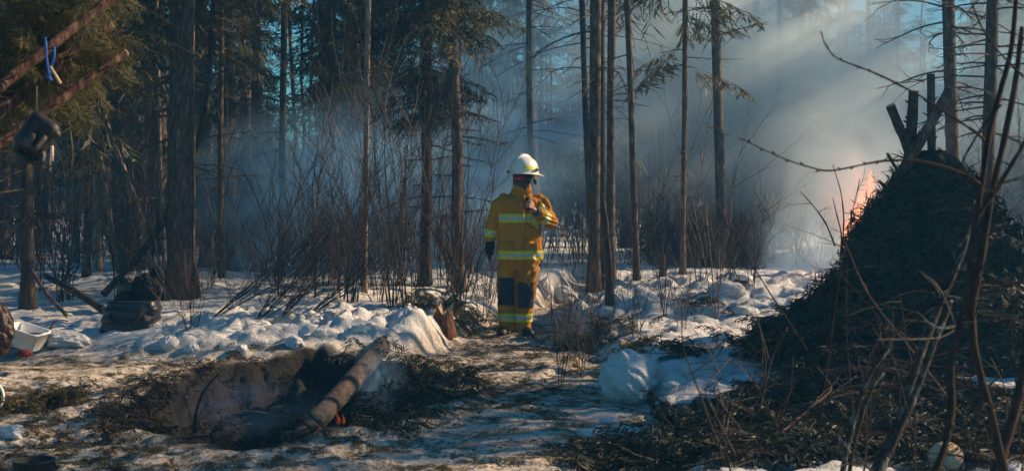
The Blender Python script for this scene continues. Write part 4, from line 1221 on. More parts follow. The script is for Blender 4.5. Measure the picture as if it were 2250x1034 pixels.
def sprigs(name, n, fn, label, mat, sc=(.15, .35), seed=2, lift=.0, up=.25):
    g = np.random.RandomState(seed); xy = np.array([fn(g) for _ in range(n)]); x, y = xy[:, 0], xy[:, 1]
    az = g.rand(n) * 6.28; d = np.stack([np.cos(az), np.sin(az), np.abs(g.randn(n)) * up - .05], -1)
    pos = np.stack([x, y, H(x, y) + .015 + lift * g.rand(n)], -1)
    s = sc[0] + (sc[1] - sc[0]) * g.rand(n)
    M = frames(d, np.tile([0, 0, 1.], (n, 1)) + g.randn(n, 3) * .2, s, g.randn(n) * .4)
    mb = MB(); w = g.randint(0, len(SPRIG), n)
    for q, (TV, TQ) in enumerate(SPRIG): inst(mb, TV, TQ, M[w == q], pos[w == q])
    o = mb.obj(name, mat, None, False); tag(o, label, 'boughs', kind='stuff'); return o

def in_pit(g):
    a = g.rand() * 6.28; q = math.sqrt(g.rand()) * 1.0
    return PIT[0] + PIT[2] * q * math.cos(a), PIT[1] + PIT[3] * q * math.sin(a)
def pit_right(g):
    a = g.randn() * .7; q = .95 + .25 * g.rand()
    return PIT[0] + PIT[2] * q * math.cos(a), PIT[1] + PIT[3] * q * math.sin(a)
twigs('pit_twigs', 130, in_pit, 'charred sticks lying in the smoking pit', M_TWIGD, (.2, .6), (.004, .010), 3, .5)
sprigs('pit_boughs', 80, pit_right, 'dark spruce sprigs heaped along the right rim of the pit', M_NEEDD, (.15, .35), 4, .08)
def grass_pit(g):
    return PIT[0] - .72 + g.randn() * .22, 9.9 + g.randn() * .9
sprigs('withered_grass', 330, grass_pit, 'brown withered grass on the left wall of the pit', simple('dry_grass', (.02, .014, .008), (.07, .048, .026), 8, .9, 0), (.12, .3), 8, .05, .6)
def stick(name, pts_px, Y, w, label, mat=M_TWIGD, cat='stick', limbs=2, seed=1, Y1=None, ll=.15):
    return pole_between(name, pts_px, Y, Y1 or Y, w, label, mat, cat, limbs, 5, seed, ll)
stick('stick', [(427, 950), (430, 905), (445, 860), (482, 818)], 8.75, [9, 7, 4], 'curved dark stick standing up on the left side of the pit')
stick('stick', [(445, 972), (460, 955), (482, 938)], 8.6, [7, 5, 3], 'short slanting stick at the front rim of the pit')
stick('stick', [(560, 895), (640, 905), (690, 945), (738, 968)], 8.9, [5, 7, 5, 4], 'thin crooked branch lying across the log end', M_BARK, limbs=4, seed=3, ll=.2)
stick('stick', [(650, 862), (672, 900), (700, 930), (740, 960)], 8.95, [4, 6, 6, 4], 'forked pale branch leaning on the log', M_BARK, limbs=4, seed=4, ll=.2)
stick('stick', [(800, 960), (805, 920), (800, 880), (835, 865)], 9.4, [5, 4, 3], 'upright bent twig in the smoke right of the log', M_BARK, limbs=3, seed=5)
stick('stick', [(770, 930), (790, 890), (783, 860)], 9.6, [5, 4, 3], 'short forked twig beside the tiny flame', M_TWIG, limbs=3, seed=6)

# litter on the snow
def camp(g):
    while True:
        y = 7.2 + 6.5 * g.rand() ** 1.2; x = (g.rand() * 2 - 1) * (.36 * y + .3)
        if x < .3 + .04 * y and pit_d(np.array([x]), np.array([y]))[0] > 1.1 and fbm(np.array([x * 1.1]), np.array([y * 1.6]), 3, 51)[0] > .5: return x, y
def trail(g):
    y = 9 + 7 * g.rand(); return -.1 + g.randn() * .38 + .03 * (y - 9), y
def rightpile(g):
    while True:
        x = .1 + 3.6 * g.rand(); y = 7.0 + 4.8 * g.rand()
        if debris(np.array([x]), np.array([y]))[0] * (.55 + fbm(np.array([x * 1.6]), np.array([y * 1.6]), 3, 52)[0]) > .62 + .25 * g.rand(): return x, y
def skirt(g):
    a = g.rand() * 6.28; return SX - 1.1 + g.randn() * .2, SY - .7 + g.randn() * .4
sprigs('spruce_litter', 1500, camp, 'green and brown spruce needles and sprigs trodden into the camp floor', M_NEEDB, (.04, .14), 11, 0, .05)
sprigs('spruce_litter', 420, trail, 'spruce sprigs scattered along the trail', M_NEEDB, (.06, .18), 12, 0, .08)
twigs('twig_litter', 420, camp, 'small twigs lying about the camp floor', M_TWIG, (.06, .35), (.002, .004), 13, .06, 1)
twigs('twig_litter', 160, trail, 'twigs lying on the shaded trail', M_TWIGD, (.1, .4), (.002, .005), 14, .08, 2)
sprigs('bough_heap', 1300, rightpile, 'dark cut spruce boughs strewn over the snow in the right foreground', M_NEEDD, (.15, .38), 15, .05, .3)
sprigs('bough_heap', 240, skirt, 'dark boughs piled at the left foot of the brush shelter', M_NEEDB2, (.2, .4), 16, .30, .3)
twigs('brushwood', 260, rightpile, 'tangled bare brushwood over the cut boughs in the right foreground', M_TWIGD, (.3, .9), (.003, .006), 17, .22, 4)
def stumpbrush(g): return -.72 + g.randn() * .25, 15.0 + g.randn() * .25
sprigs('brush_clump', 90, stumpbrush, 'clump of brown spruce sprigs round the broken stump by the trail', M_NEEDB, (.12, .3), 18, .08, .7)
def gz(cx, cy, n, r, lab, seed, mat=M_NEEDB):
    c = G(cx, cy)
    sprigs('bough_heap', n, lambda g: (c.x + g.randn() * r, c.y + g.randn() * r), lab, mat, (.12, .28), seed, .05, .4)
gz(115, 885, 40, .09, 'little heap of green spruce sprigs on the camp floor at left', 19)
gz(60, 900, 26, .10, 'flattened spruce sprigs beside the little heap at the left edge', 20)
gz(1550, 672, 22, .14, 'spruce sprigs lying on the crest of the right snow bank', 21, M_NEEDD)
gz(1310, 745, 60, .2, 'few dark sprigs on the shaded bank slope behind the snow lump', 22, M_NEEDD)
gz(1500, 775, 45, .14, 'dark sprigs behind the big snow lump', 23, M_NEEDD)
gz(1390, 775, 24, .05, 'brown sprigs lying on top of the big snow lump', 24)

# ------------------------------------------------------------------ snow lumps
def lump(px, py, w, hgt, label, seed, sink=.25, Y=None, sub=5, rough=.30):
    if seed > 1: sink += .22
    c = G(px, py); r = w / 2 * M2P(c.y)
    mb = MB(); icos(mb, (0, 0, 0), r, sub, (1, .85, hgt), rough, 1.9, seed)
    o = mb.obj('snow_lump', M_SNOW); o.location = (c.x, c.y + r * .5, c.z + r * hgt * (1 - sink)); o.rotation_euler = (0, 0, seed)
    tag(o, label, 'snow lump'); return o
lump(1382, 892, 132, .92, 'largest snow lump, shaded, amid the dark boughs in the right foreground', 1, .12)
lump(1512, 835, 44, .9, 'smaller snow lump right of the largest one', 2, .3)
lump(1475, 858, 34, .5, 'little snow cap on the dark boughs right of the largest lump', 3, .2)
lump(1197, 655, 42, 1.3, 'upright snow block just right of the firefighter legs', 4, .2)
lump(1278, 690, 40, .9, 'sunlit snow block at the left foot of the bare conifer', 5, .3)
lump(1355, 665, 46, .75, 'bright snow block between the bare conifer and the dark snag', 6, .3)
lump(1420, 668, 62, .5, 'broad sunlit snow mound behind the shaded bank', 7, .3)
lump(1240, 665, 70, .7, 'large rounded snow mound between firefighter and conifer', 8, .4)
lump(645, 765, 44, .8, 'squared snow block with a sunlit face in the left bank', 9, .3)
lump(700, 740, 30, .7, 'snow block on the bank right of the squared one', 10, .3)
lump(370, 770, 48, .75, 'yellowish sunlit snow block right of the duffel bag', 11, .3)
lump(420, 775, 36, .7, 'smaller snow block right of the yellowish one', 12, .3)
lump(790, 735, 40, .6, 'bluish snow block left of the log top', 13, .35)
lump(530, 770, 30, .6, 'low snow block in the left bank below the leaning stems', 14, .35)
lump(130, 760, 120, .38, 'wide shaded snow heap between the white bin and the duffel bag', 15, .4)
lump(1600, 650, 80, .5, 'snow mound on the right bank crest', 16, .4)
lump(1640, 690, 70, .4, 'shaded snow mound left of the brush shelter', 17, .4)
lump(895, 790 + 150, 60, .4, 'low ridge of clean snow at the right rim of the pit', 18, .4)
lump(1300, 960, 60, .35, 'clean snow hump in the right foreground by the trail', 19, .4)
lump(1340, 930, 50, .35, 'second clean snow hump below the largest lump', 20, .4)
lump(20, 960, 70, .5, 'bright snow hump at the left edge above the cooking pot', 21, .4)

# stumps
def stump(px, py, w, h, label, seed, ragged=0., mat=M_BARK, snow=False, lean=0):
    c = G(px, py); r = w / 2 * M2P(c.y); hh = h * M2P(c.y); root = empty('tree_stump', c); tag(root, label, 'stump')
    g = np.random.RandomState(seed); k = 16; mb = MB()
    zs = np.array([-.1, .0, .3 * hh, .7 * hh, hh]); rr = r * np.array([1.3, 1.25, 1.05, 1, .97]); th = np.arange(k) * 2 * np.pi / k
    V = []
    for z, q in zip(zs, rr):
        zz = z + (ragged * hh * (g.rand(k) - .5) if z == hh else 0)
        V.append(np.stack([np.cos(th) * q * (1 + .06 * g.randn(k)) + lean * z, np.sin(th) * q, zz * np.ones(k)], -1))
    V = np.concatenate(V); i = np.arange(4)[:, None] * k; j = np.arange(k)[None]; j2 = (j + 1) % k
    mb.add(V, np.stack([i + j, i + j2, i + k + j2, i + k + j], -1).reshape(-1, 4)); mb.obj('stump_bark', mat, root)
    top = V[-k:] * np.array([.99, .99, 1]); mb = MB(); V2 = np.vstack([top, top.mean(0) - np.array([0, 0, ragged * hh * .3])]); jj = np.arange(k)
    mb.add(V2, None, np.stack([np.full(k, k), jj, (jj + 1) % k], -1)); mb.obj('cut_face', M_CUT, root)
    if snow:
        mb = MB(); icos(mb, (lean * hh, 0, hh), r * 1.15, 3, (1, 1, .45), .3, 2, seed); mb.obj('snow_cap', M_CHUNK, root)
    return root
stump(975, 722, 42, 38, 'broken reddish stump with torn top beside the trail', 1, .9, bark_mat('stump_bark', (.03, .015, .01), (.11, .05, .028), (.24, .11, .06)))
stump(1327, 634, 11, 28, 'thin sawn stump with a pale top at the foot of the bare conifer', 2, .1)
stump(1455, 606, 14, 42, 'dark waist-high stub on the snow bank', 3, .3, M_BARKD)
stump(1036, 602, 8, 26, 'small sunlit stub right of the brown brushy trunk', 4, .2, M_BARKL)
stump(1622, 632, 34, 20, 'snow-capped log end leaning on the right bank crest', 5, .2, M_BARK, True, .6)

# ------------------------------------------------------------------ left hand things
def leaning_pole(pts, Y0, Y1, w, label, seed, cutend=True):
    r_, pp = pole_between('log_pole', pts, Y0, Y1, w, label, M_POLE, 'pole', 16, 14, seed, .10)
    if cutend:
        q = pp[-1] - np.array(r_.location); ax = pp[-1] - pp[-2]; ax /= np.linalg.norm(ax)
        mb = MB(); tube(mb, [q - ax * .004, q + ax * .005], w[-1] / 2 * M2P(Y1) * .9, 12); mb.obj('cut_face', M_CUT, r_)
    return r_
M_POLE = bark_mat('pole_bark', (.012, .007, .005), (.05, .027, .018), (.22, .13, .085))
leaning_pole([(-60, 240), (2, 190), (60, 142), (122, 92), (175, 50), (240, 2), (300, -50)], 5.8, 6.6, [26, 23, 17], 'uppermost of three slanting bark poles at top left, carrying the blue cord', 31, False)
leaning_pole([(-60, 290), (2, 241), (80, 175), (150, 118), (243, 60)], 6.4, 7.0, [32, 31, 30], 'middle slanting pole, thick and dark with a pale cut end', 32)
leaning_pole([(-60, 362), (2, 312), (105, 241), (201, 166), (274, 117)], 6.0, 6.7, [23, 21, 19], 'lowest slanting pole at left, ending left of the thick spruce', 33)
# boughs of the lean-to above the poles
def leanto():
    g = np.random.RandomState(9); n = 360
    px = -80 + 270 * g.rand(n) ** 1.2; py = -60 + 230 * g.rand(n) - (px - 0) * .25; Y = 6.6 + 1.2 * g.rand(n)
    pos = np.array([P(a, b, c) for a, b, c in zip(px, py, Y)])
    d = np.stack([.6 + g.randn(n) * .5, g.randn(n) * .4, -.5 + g.randn(n) * .4], -1)
    M = frames(d, np.tile([0, -.3, 1.], (n, 1)), .18 + .24 * g.rand(n), g.randn(n) * .7)
    mb = MB()
    w = g.randint(0, len(NEAR_FR), n)
    for q, (TV, TQ) in enumerate(NEAR_FR): inst(mb, TV, TQ, M[w == q], pos[w == q])
    for i in range(46):
        p0 = np.array(P(-60 + 330 * g.rand(), -40 + 220 * g.rand(), 6.7 + g.rand()))
        limb(mb, p0, (g.randn(), g.randn() * .4, -.3 + g.randn() * .6), .25 + .3 * g.rand(), .005, g, 3, 3)
    o = mb.obj('lean_to_boughs', M_NEED, None, False); tag(o, 'dark spruce boughs laid over the slanting poles at top left', 'boughs', kind='stuff')
leanto()

M_BLUE = simple('blue_cord', (.003, .06, .26), (.006, .11, .42), 60, .6, .5, .002)
cd = empty('blue_cord', P(100, 85, 6.0)); tag(cd, 'bright blue cord looped over the uppermost slanting pole', 'cord')
o0 = np.array(cd.location)
mb = MB(); tube(mb, [np.array(P(a, b, 5.97)) - o0 for a, b in ((99, 82), (101, 100), (102, 125), (106, 155), (109, 172))], .0052, 7)
tube(mb, [np.array(P(a, b, 5.99)) - o0 for a, b in ((120, 103), (119, 125), (115, 140), (112, 152), (109, 172))], .0048, 7)
mb.obj('loop', M_BLUE, cd)
mb = MB(); capsule(mb, np.array(P(107, 170, 5.97)) - o0, .009, np.array(P(111, 175, 5.97)) - o0, .008, 8); mb.obj('knot', M_BLUE, cd)
stick('toggle', [(111, 146), (122, 165), (133, 184)], 5.96, [5, 6, 7], 'short pale wooden toggle hanging from the blue cord', M_CUT, limbs=0)

gl = empty('work_glove', P(80, 245, 6.0)); tag(gl, 'black work glove hanging by a thin string from the slanting pole', 'glove')
o0 = np.array(gl.location)
def g2(px, py, dy=0): return np.array(P(px, py, 6.0 + dy)) - o0
mb = MB(); s_ = M2P(6.0)
capsule(mb, g2(82, 262), 17 * s_, g2(112, 285), 19 * s_, 12)              # cuff
capsule(mb, g2(78, 272), 20 * s_, g2(62, 305), 25 * s_, 12); capsule(mb, g2(100, 290), 20 * s_, g2(82, 318), 24 * s_, 12)
capsule(mb, g2(88, 268), 18 * s_, g2(124, 296), 10 * s_, 12); capsule(mb, g2(62, 290), 18 * s_, g2(48, 310), 18 * s_, 12)
for (a, b, c) in (((44, 308), (38, 328), (43, 340)), ((62, 325), (57, 345), (60, 355)), ((78, 328), (76, 348), (77, 357)), ((92, 325), (93, 342), (91, 354))):
    capsule(mb, g2(*a), 9.5 * s_, g2(*b), 9 * s_, 10); capsule(mb, g2(*b, -.01), 9 * s_, g2(*c, -.02), 8 * s_, 10)
capsule(mb, g2(95, 305, -.04), 9 * s_, g2(78, 325, -.07), 8 * s_, 10)
meshobj('glove_shell', fused('glove_shell', mb, .0045, 2), M_BLACK, gl)
mb = MB(); capsule(mb, g2(62, 312, -.045), 12 * s_, g2(72, 300, -.045), 9 * s_, 10); mb.obj('palm_patch', M_GREYC, gl)
mb = MB(); tube(mb, [g2(80, 252), g2(80.5, 220), g2(81, 188)], .0022, 5); mb.obj('string', simple('string', (.12, .11, .08), (.2, .18, .13), 30, .9, 0), gl)
mb = MB(); box(mb, g2(114, 337, -.03), (7 * s_, .004, 34 * s_)); mb.obj('tag', simple('pale_tag', (.75, .60, .50), (.85, .75, .68), 10, .6, 0), gl)

def rot(ax, a): return np.array(Matrix.Rotation(a, 3, ax))
# white bin
Yb = 12.6; pb = P(58, 740, Yb)
bn = empty('plastic_bin', (pb.x, Yb, pb.z)); tag(bn, 'white plastic bin lying tilted at the left edge of the snow', 'bin')
def bin_():
    mb = MB(); W, D, Hh = .34, .26, .17; k = 32; th = np.arange(k) * 2 * np.pi / k; V = []
    def ring(w, d, z): 
        c, s = np.cos(th), np.sin(th); return np.stack([w / 2 * np.sign(c) * np.abs(c) ** .35, d / 2 * np.sign(s) * np.abs(s) ** .35, np.full(k, z)], -1)
    rings = [ring(W * .82, D * .8, 0), ring(W * .84, D * .82, .005), ring(W * .95, D * .95, Hh - .02), ring(W * 1.04, D * 1.05, Hh - .018), ring(W * 1.05, D * 1.06, Hh), ring(W * .94, D * .93, Hh), ring(W * .82, D * .79, .012), ring(W * .1, D * .1, .010)]
    Rm = rot('Y', R(13)) @ rot('X', R(8)) @ rot('Z', R(-14))
    V = np.concatenate(rings); n = len(rings); V[:, 2] -= Hh / 2
    i = np.arange(n - 1)[:, None] * k; j = np.arange(k)[None]; j2 = (j + 1) % k
    V = V @ Rm.T
    mb.add(V, np.stack([i + j, i + j2, i + k + j2, i + k + j], -1).reshape(-1, 4)); mb.obj('tub', simple('white_plastic', (.70, .70, .66), (.78, .78, .74), 4, .4, 0, spec=.5), bn)
    mb = MB(); box(mb, np.array([-.03, -.145, -.055]) @ Rm.T, (.02, .006, .01)); mb.obj('latch', M_BARKD, bn)
bin_()
# dark crate it rests on
pc = P(52, 770, 12.7); cr = empty('dark_crate', (pc.x, 12.75, Hs(pc.x, 12.75))); tag(cr, 'black crate in shadow under the white bin', 'crate')
mb = MB(); hgt = max(.1, P(52, 752, 12.6).z - cr.location.z); box(mb, (0, 0, hgt / 2), (.36, .26, hgt), None, 1.04); mb.obj('crate_body', M_BLACK, cr)
mb = MB(); box(mb, (0, 0, hgt - .012), (.385, .285, .024)); mb.obj('rim', M_BLACK, cr)
# brown tarpaulin at the left edge
M_TARP = simple('brown_vinyl', (.014, .007, .006), (.05, .024, .018), 5, .5, .8, .02, spec=.3)
def heap(name, px, py, w, h, Y, label, cat, mat, seed, rough=.3, freq=2.5, sc=(1, .7, 1), sub=5, crease=.0, parts=None, hgt=None):
    c = P(px, py, Y); r = w / 2 * M2P(Y); k = h / w
    root = empty(name, (c.x, Y, c.z)); tag(root, label, cat)
    mb = MB(); icos(mb, (0, 0, 0), r, sub, (sc[0], sc[1], k * sc[2]), rough, freq, seed)
    me = mb.mesh(name)
    if crease:
        wrinkle(me, lambda co: crease * np.abs(np.sin(co[:, 0] / r * 5 + co[:, 2] / r * 3 + 4 * fbm(co[:, 0] / r * 2, co[:, 2] / r * 2 + co[:, 1] / r, 3, seed))) ** .6)
    meshobj(parts or 'fabric', me, mat, root); return root
heap('tarpaulin', -16, 726, 76, 110, 12.0, 'dark brown shiny tarpaulin draped at the left edge beside the bin', 'tarpaulin', M_TARP, 2, .3, 1.8, crease=.02)
heap('red_cloth', 54, 776, 26, 12, 12.3, 'scrap of red cloth on the snow below the white bin', 'cloth', simple('red_cloth', (.16, .015, .01), (.28, .03, .02), 8, .8, 0), 3, .4, crease=.01)
# duffel bag, jacket and pack on top
M_BAG = simple('bag_nylon', (.004, .005, .007), (.013, .016, .020), 7, .42, .6, .012, spec=.5)
bg_ = empty('duffel_bag', (0, 0, 0)); Yg = 13.4; q0 = P(290, 700, Yg); bg_.location = (q0.x, Yg, q0.z)
tag(bg_, 'big black duffel bag slumped on the snow bank left of the thick spruce', 'bag')
mb = MB(); s_ = M2P(Yg)
loft(mb, [(-2 * s_, 0, -52 * s_, 50 * s_, .17, .6), (-4 * s_, 0, -40 * s_, 60 * s_, .21, .6), (-3 * s_, 0, -5 * s_, 62 * s_, .22, .6), (2 * s_, 0, 25 * s_, 58 * s_, .2, .6), (6 * s_, 0, 40 * s_, 50 * s_, .16, .7)], 40)
me = fused('duffel', mb, .012, 3)
wrinkle(me, lambda co: .018 * (fbm(co[:, 0] * 9, co[:, 2] * 9, 3, 4) - .5) + .014 * np.sin(co[:, 0] * 38 + co[:, 2] * 22 + 5 * fbm(co[:, 0] * 6, co[:, 2] * 6, 2, 5)) * ss(.1, .25, co[:, 0]) + .006 * np.sin(co[:, 2] * 70 + 4 * fbm(co[:, 0] * 5, co[:, 2] * 5, 2, 7)))
meshobj('bag_body', me, M_BAG, bg_)
mb = MB(); tube(mb, [(-.16, -.20, .06), (-.12, -.25, .0), (0, -.26, -.04), (.12, -.25, .02), (.15, -.2, .08)], .012, 6); mb.obj('handle', M_BLKC, bg_)
mb = MB(); tube(mb, [(-.22, -.1, .17), (-.1, -.17, .18), (.12, -.16, .175), (.24, -.08, .17)], .006, 6); mb.obj('zip', M_GREYC, bg_)
heap('dark_jacket', 322, 640, 62, 66, 13.45, 'black jacket heaped on the duffel bag, nearest the thick spruce', 'jacket', M_BLKC, 5, .35, 2.2, crease=.02, parts='jacket_body')
heap('hooded_coat', 344, 612, 30, 52, 13.5, 'peaked black hood sticking up from the heaped jacket', 'coat', M_BLKC, 6, .3, 2.0, crease=.012, parts='hood')
heap('camera_pouch', 278, 630, 40, 34, 13.4, 'small boxy black pouch on the left end of the duffel bag', 'pouch', M_BAG, 7, .22, 1.6, sc=(1, .8, 1), crease=.008, parts='pouch_body')
heap('dark_bundle', 274, 655, 40, 22, 13.35, 'flat black bundle between the pouch and the duffel bag', 'bundle', M_BLKC, 9, .25, 2, crease=.01)
# red ribbon and pinkish scrap on the snow left of the bag
rb = empty('red_ribbon', P(120, 712, 13.2)); tag(rb, 'strip of red ribbon standing in the snow between bin and duffel bag', 'ribbon')
o0 = np.array(rb.location); mb = MB()
rp = [np.array(P(a, b, 13.2)) - o0 for a, b in ((105, 738), (108, 725), (115, 712), (122, 703), (136, 702), (150, 706))]
V = []; 
for q in rp: V += [q + [.012, 0, .004], q - [.012, 0, .004]]
for q in rp: V += [q + [.012, .003, .004], q - [.012, -.003, .004]]
nr = len(rp); Q = [[2 * i, 2 * i + 1, 2 * i + 3, 2 * i + 2] for i in range(nr - 1)] + [[2 * nr + 2 * i, 2 * nr + 2 * i + 2, 2 * nr + 2 * i + 3, 2 * nr + 2 * i + 1] for i in range(nr - 1)]
mb.add(V, Q); mb.obj('ribbon_strip', simple('red_ribbon', (.42, .03, .015), (.55, .06, .03), 8, .6, 0), rb)
# pot
pp_ = P(74, 1008, 7.35); zg = Hs(pp_.x, 7.35)
pt = empty('cooking_pot', (pp_.x, 7.35, zg)); tag(pt, 'sooty black cooking pot at the bottom left corner', 'pot')
mb = MB(); k = 40; th = np.arange(k) * 2 * np.pi / k; rr = 45 * M2P(7.35); tz = pp_.z - zg
V = []; prof = [(.02, .0), (.9, .0), (.98, .02), (1.0, tz - .012), (1.05, tz - .008), (1.05, tz), (.98, tz), (.93, .03), (.02, .025)]
for r, z in prof: V.append(np.stack([np.cos(th) * rr * r, np.sin(th) * rr * r, np.full(k, z)], -1))
i = np.arange(len(prof) - 1)[:, None] * k; j = np.arange(k)[None]; j2 = (j + 1) % k
mb.add(np.concatenate(V), np.stack([i + j, i + j2, i + k + j2, i + k + j], -1).reshape(-1, 4)); mb.obj('pot_body', M_BLACK, pt)
mb = MB(); tube(mb, [(-rr * 1.02, 0, tz - .01), (-rr * 1.02, .02, tz - .04), (-rr * .6, rr * 1.1, .02), (0, rr * 1.3, .012), (rr * .6, rr * 1.1, .02), (rr * 1.02, .02, tz - .04), (rr * 1.02, 0, tz - .01)], .003, 6); mb.obj('bail', M_BLACK, pt)
p = P(4, 868, 9.6)
bo = empty('winter_boot', (p.x - .05, 9.6, p.z)); tag(bo, 'black boot with a white rim cut off by the left edge of the view', 'boot')
mb = MB(); capsule(mb, (-.02, 0, .06), .062, (0, 0, -.02), .066); capsule(mb, (0, 0, -.04), .06, (-.05, -.1, -.08), .05); capsule(mb, (0, .02, -.04), .06, (0, .02, -.09), .05); meshobj('upper', fused('upper', mb, .006, 2), M_BLACK, bo)
mb = MB(); th = np.linspace(R(-100), R(70), 12); tube(mb, [(math.cos(a) * .066, -.02, math.sin(a) * .085 - .0) for a in th], .012, 8); mb.obj('rim', simple('white_rim', (.7, .7, .66), (.8, .8, .78), 9, .6, 0), bo)

# sawn log bottom right
p = P(2078, 1003, 7.0); zb = Hs(p.x, 7.1)
lgc = empty('sawn_log', (p.x, 7.1, zb)); tag(lgc, 'short log with a pale sawn face lying at the bottom right behind the stems', 'log')
c0 = np.array([p.x, 7.0, p.z]) - np.array(lgc.location); dv = np.array([-.25, -.72, .62]); dv /= np.linalg.norm(dv); r = .088
mb = MB(); tube(mb, [c0 - dv * .38, c0 - dv * .2, c0], [r * 1.03, r * 1.01, r], 28, True, .04); mb.obj('log_bark', M_BARKD, lgc)
m, t, b = nt('sawn_face'); v = coord(t); gr = noise(t, v, 60, 5, .7); wv = t.nodes.new('ShaderNodeTexWave'); wv.wave_type = 'RINGS'; wv.inputs['Scale'].default_value = 22; wv.inputs['Distortion'].default_value = 3; t.links.new(v, wv.inputs[0])
t.links.new(mix(t, math_(t, 'MULTIPLY', wv.outputs['Fac'], .35), mix(t, gr, (.40, .26, .14), (.72, .56, .38)), (.34, .20, .10)), b.inputs['Base Color']); b.inputs['Roughness'].default_value = .9; bump(t, b, gr, .8, .01)
mb = MB(); tube(mb, [c0 - dv * .002, c0 + dv * .006], [r * .97, r * .96], 28); mb.obj('sawn_face', m, lgc)

# ------------------------------------------------------------------ shrub stems in the right foreground
M_LICH = bark_mat('lichen_bark', (.012, .010, .009), (.045, .040, .036), (.24, .26, .25))
M_SHR = bark_mat('shrub_bark', (.014, .009, .007), (.036, .022, .016), (.075, .048, .034))
def stem(pts, Y0, Y1, w, label, mat, seed, limbs=0, ll=.3, buds=0):
    r_, pp = pole_between('shrub_stem', pts, Y0, Y1, [q * .8 for q in w], label, mat, 'shrub', limbs, 9, seed, ll)
    if buds:
        g = np.random.RandomState(seed); mb = MB(); org = np.array(r_.location)
        for i in range(buds):
            j = int((i + .5) / buds * (len(pp) - 1)); q = pp[j] - org; d = pp[min(j + 1, len(pp) - 1)] - pp[j]; d /= np.linalg.norm(d) + 1e-9
            s = 1 if i % 2 else -1; e = d * .7 + np.array([0, 0, .6 * s]); rr = w[0] / 2 * M2P(Y0) * .5
            capsule(mb, q + e * rr, rr * .8, q + e * rr * 3.2, rr * .4, 6)
        mb.obj('bud_row', mat, r_)
    return r_
stem([(1915, 1060), (1950, 985), (1982, 916), (2012, 800), (2040, 725), (2083, 630), (2110, 570), (2132, 505), (2141, 440)], 5.6, 6.0, [40, 34, 30, 24, 17, 12, 8], 'thick lichen-grey stem leaning right across the dark shelter', M_LICH, 41, 8, .3)
stem([(1950, 1000), (1985, 925), (2022, 836), (2052, 755), (2075, 705), (2090, 660)], 5.5, 5.8, [22, 20, 18, 12], 'second lichen stem forking close to the thick one', M_LICH, 42, 4, .25)
stem([(1848, 1060), (1860, 985), (1873, 935), (1890, 870), (1915, 815), (1952, 768), (1960, 745)], 5.4, 5.7, [18, 16, 14, 9], 'slim grey stem, leftmost of the foreground clump', M_LICH, 43, 5, .25)
stem([(1862, 1060), (1880, 960), (1903, 885), (1922, 840), (1943, 818)], 5.3, 5.4, [12, 10, 9, 7], 'short pale-barked stem ending in a snapped tip', M_LICH, 44, 1, .15)
stem([(2045, 1060), (2075, 990), (2093, 900), (2088, 820), (2103, 730), (2128, 640), (2138, 514), (2158, 402), (2173, 292), (2198, 201), (2223, 116), (2235, -30)], 4.7, 5.3, [24, 22, 20, 18, 17, 16, 13], 'long smooth brown stem rising past the right of the poles', M_SHR, 45, 6, .3)
stem([(2212, 1060), (2178, 906), (2143, 786), (2133, 680), (2158, 564), (2178, 427), (2208, 302), (2233, 176), (2246, 60)], 4.8, 5.2, [24, 22, 20, 18, 14], 'brown stem bowing left at mid height near the right edge', M_SHR, 46, 6, .3)
stem([(2180, 1060), (2200, 1000), (2232, 900), (2255, 780)], 5.0, 5.2, [34, 30, 26], 'stout dark stem in the bottom right corner', M_SHR, 47, 6, .3)
stem([(2163, 308), (2140, 287), (2100, 262), (2030, 215), (1945, 170), (1890, 148), (1835, 128), (1812, 98), (1803, 68)], 4.9, 4.8, [9, 7, 6, 5, 4, 3], 'upper long budded branch arching left over the poles', M_SHR, 48, 0, buds=16)
stem([(2152, 404), (2125, 385), (2080, 368), (2020, 352), (1940, 352), (1880, 365), (1818, 378), (1740, 356), (1680, 330), (1623, 302)], 4.9, 4.75, [11, 9, 7, 5, 4, 3], 'lower long budded branch sweeping left in front of the fire', M_SHR, 49, 0, buds=18)
stem([(2250, 170), (2225, 145), (2190, 110), (2155, 60), (2137, 10)], 5.0, 5.0, [7, 5, 4], 'thin twig curving to the top edge at right', M_SHR, 50, 0, buds=5)
stem([(2128, 410), (2112, 358), (2130, 325), (2165, 268), (2200, 230)], 5.1, 5.1, [4, 5, 7, 7], 'thin twig crossing behind the brown stems', M_SHR, 51, 0)
stem([(2105, 540), (2170, 440), (2215, 375), (2260, 300)], 5.2, 5.2, [16, 12, 11], 'dark lichen-flecked bough slanting up to the right edge', M_LICH, 52, 5, .2)
stem([(2150, 470), (2190, 420), (2230, 350), (2262, 290)], 4.9, 4.9, [10, 9, 8], 'slender reddish bough below the slanting one', M_SHR, 53, 3, .2)
stem([(2120, 695), (2100, 718), (2070, 722), (2045, 712), (2015, 683)], 5.0, 4.9, [4, 5, 6, 5, 3], 'pale bent twig standing out before the dark shelter', M_BARKL, 54, 2, .12)
stem([(2102, 722), (2068, 742), (2010, 745), (1925, 745)], 5.1, 5.0, [3, 4, 4, 2], 'second pale twig, nearly level, before the dark shelter', M_BARKL, 55, 1, .1)
stem([(2100, 715), (2075, 650), (2055, 620), (2020, 595)], 5.0, 5.0, [3, 4, 3, 2], 'fine pale twig arching up left before the dark shelter', M_BARKL, 56, 1, .1)
stem([(2012, 1034), (2010, 980), (2013, 900)], 5.3, 5.3, [5, 4, 3], 'short straight reddish shoot left of the sawn log', M_RED, 57, 0)
stem([(1845, 580), (1850, 515), (1838, 470), (1830, 435)], 10.2, 10.2, [5, 4, 2], 'bare shoot against the smoke just left of the shelter', M_TWIGD, 58, 2, .3)
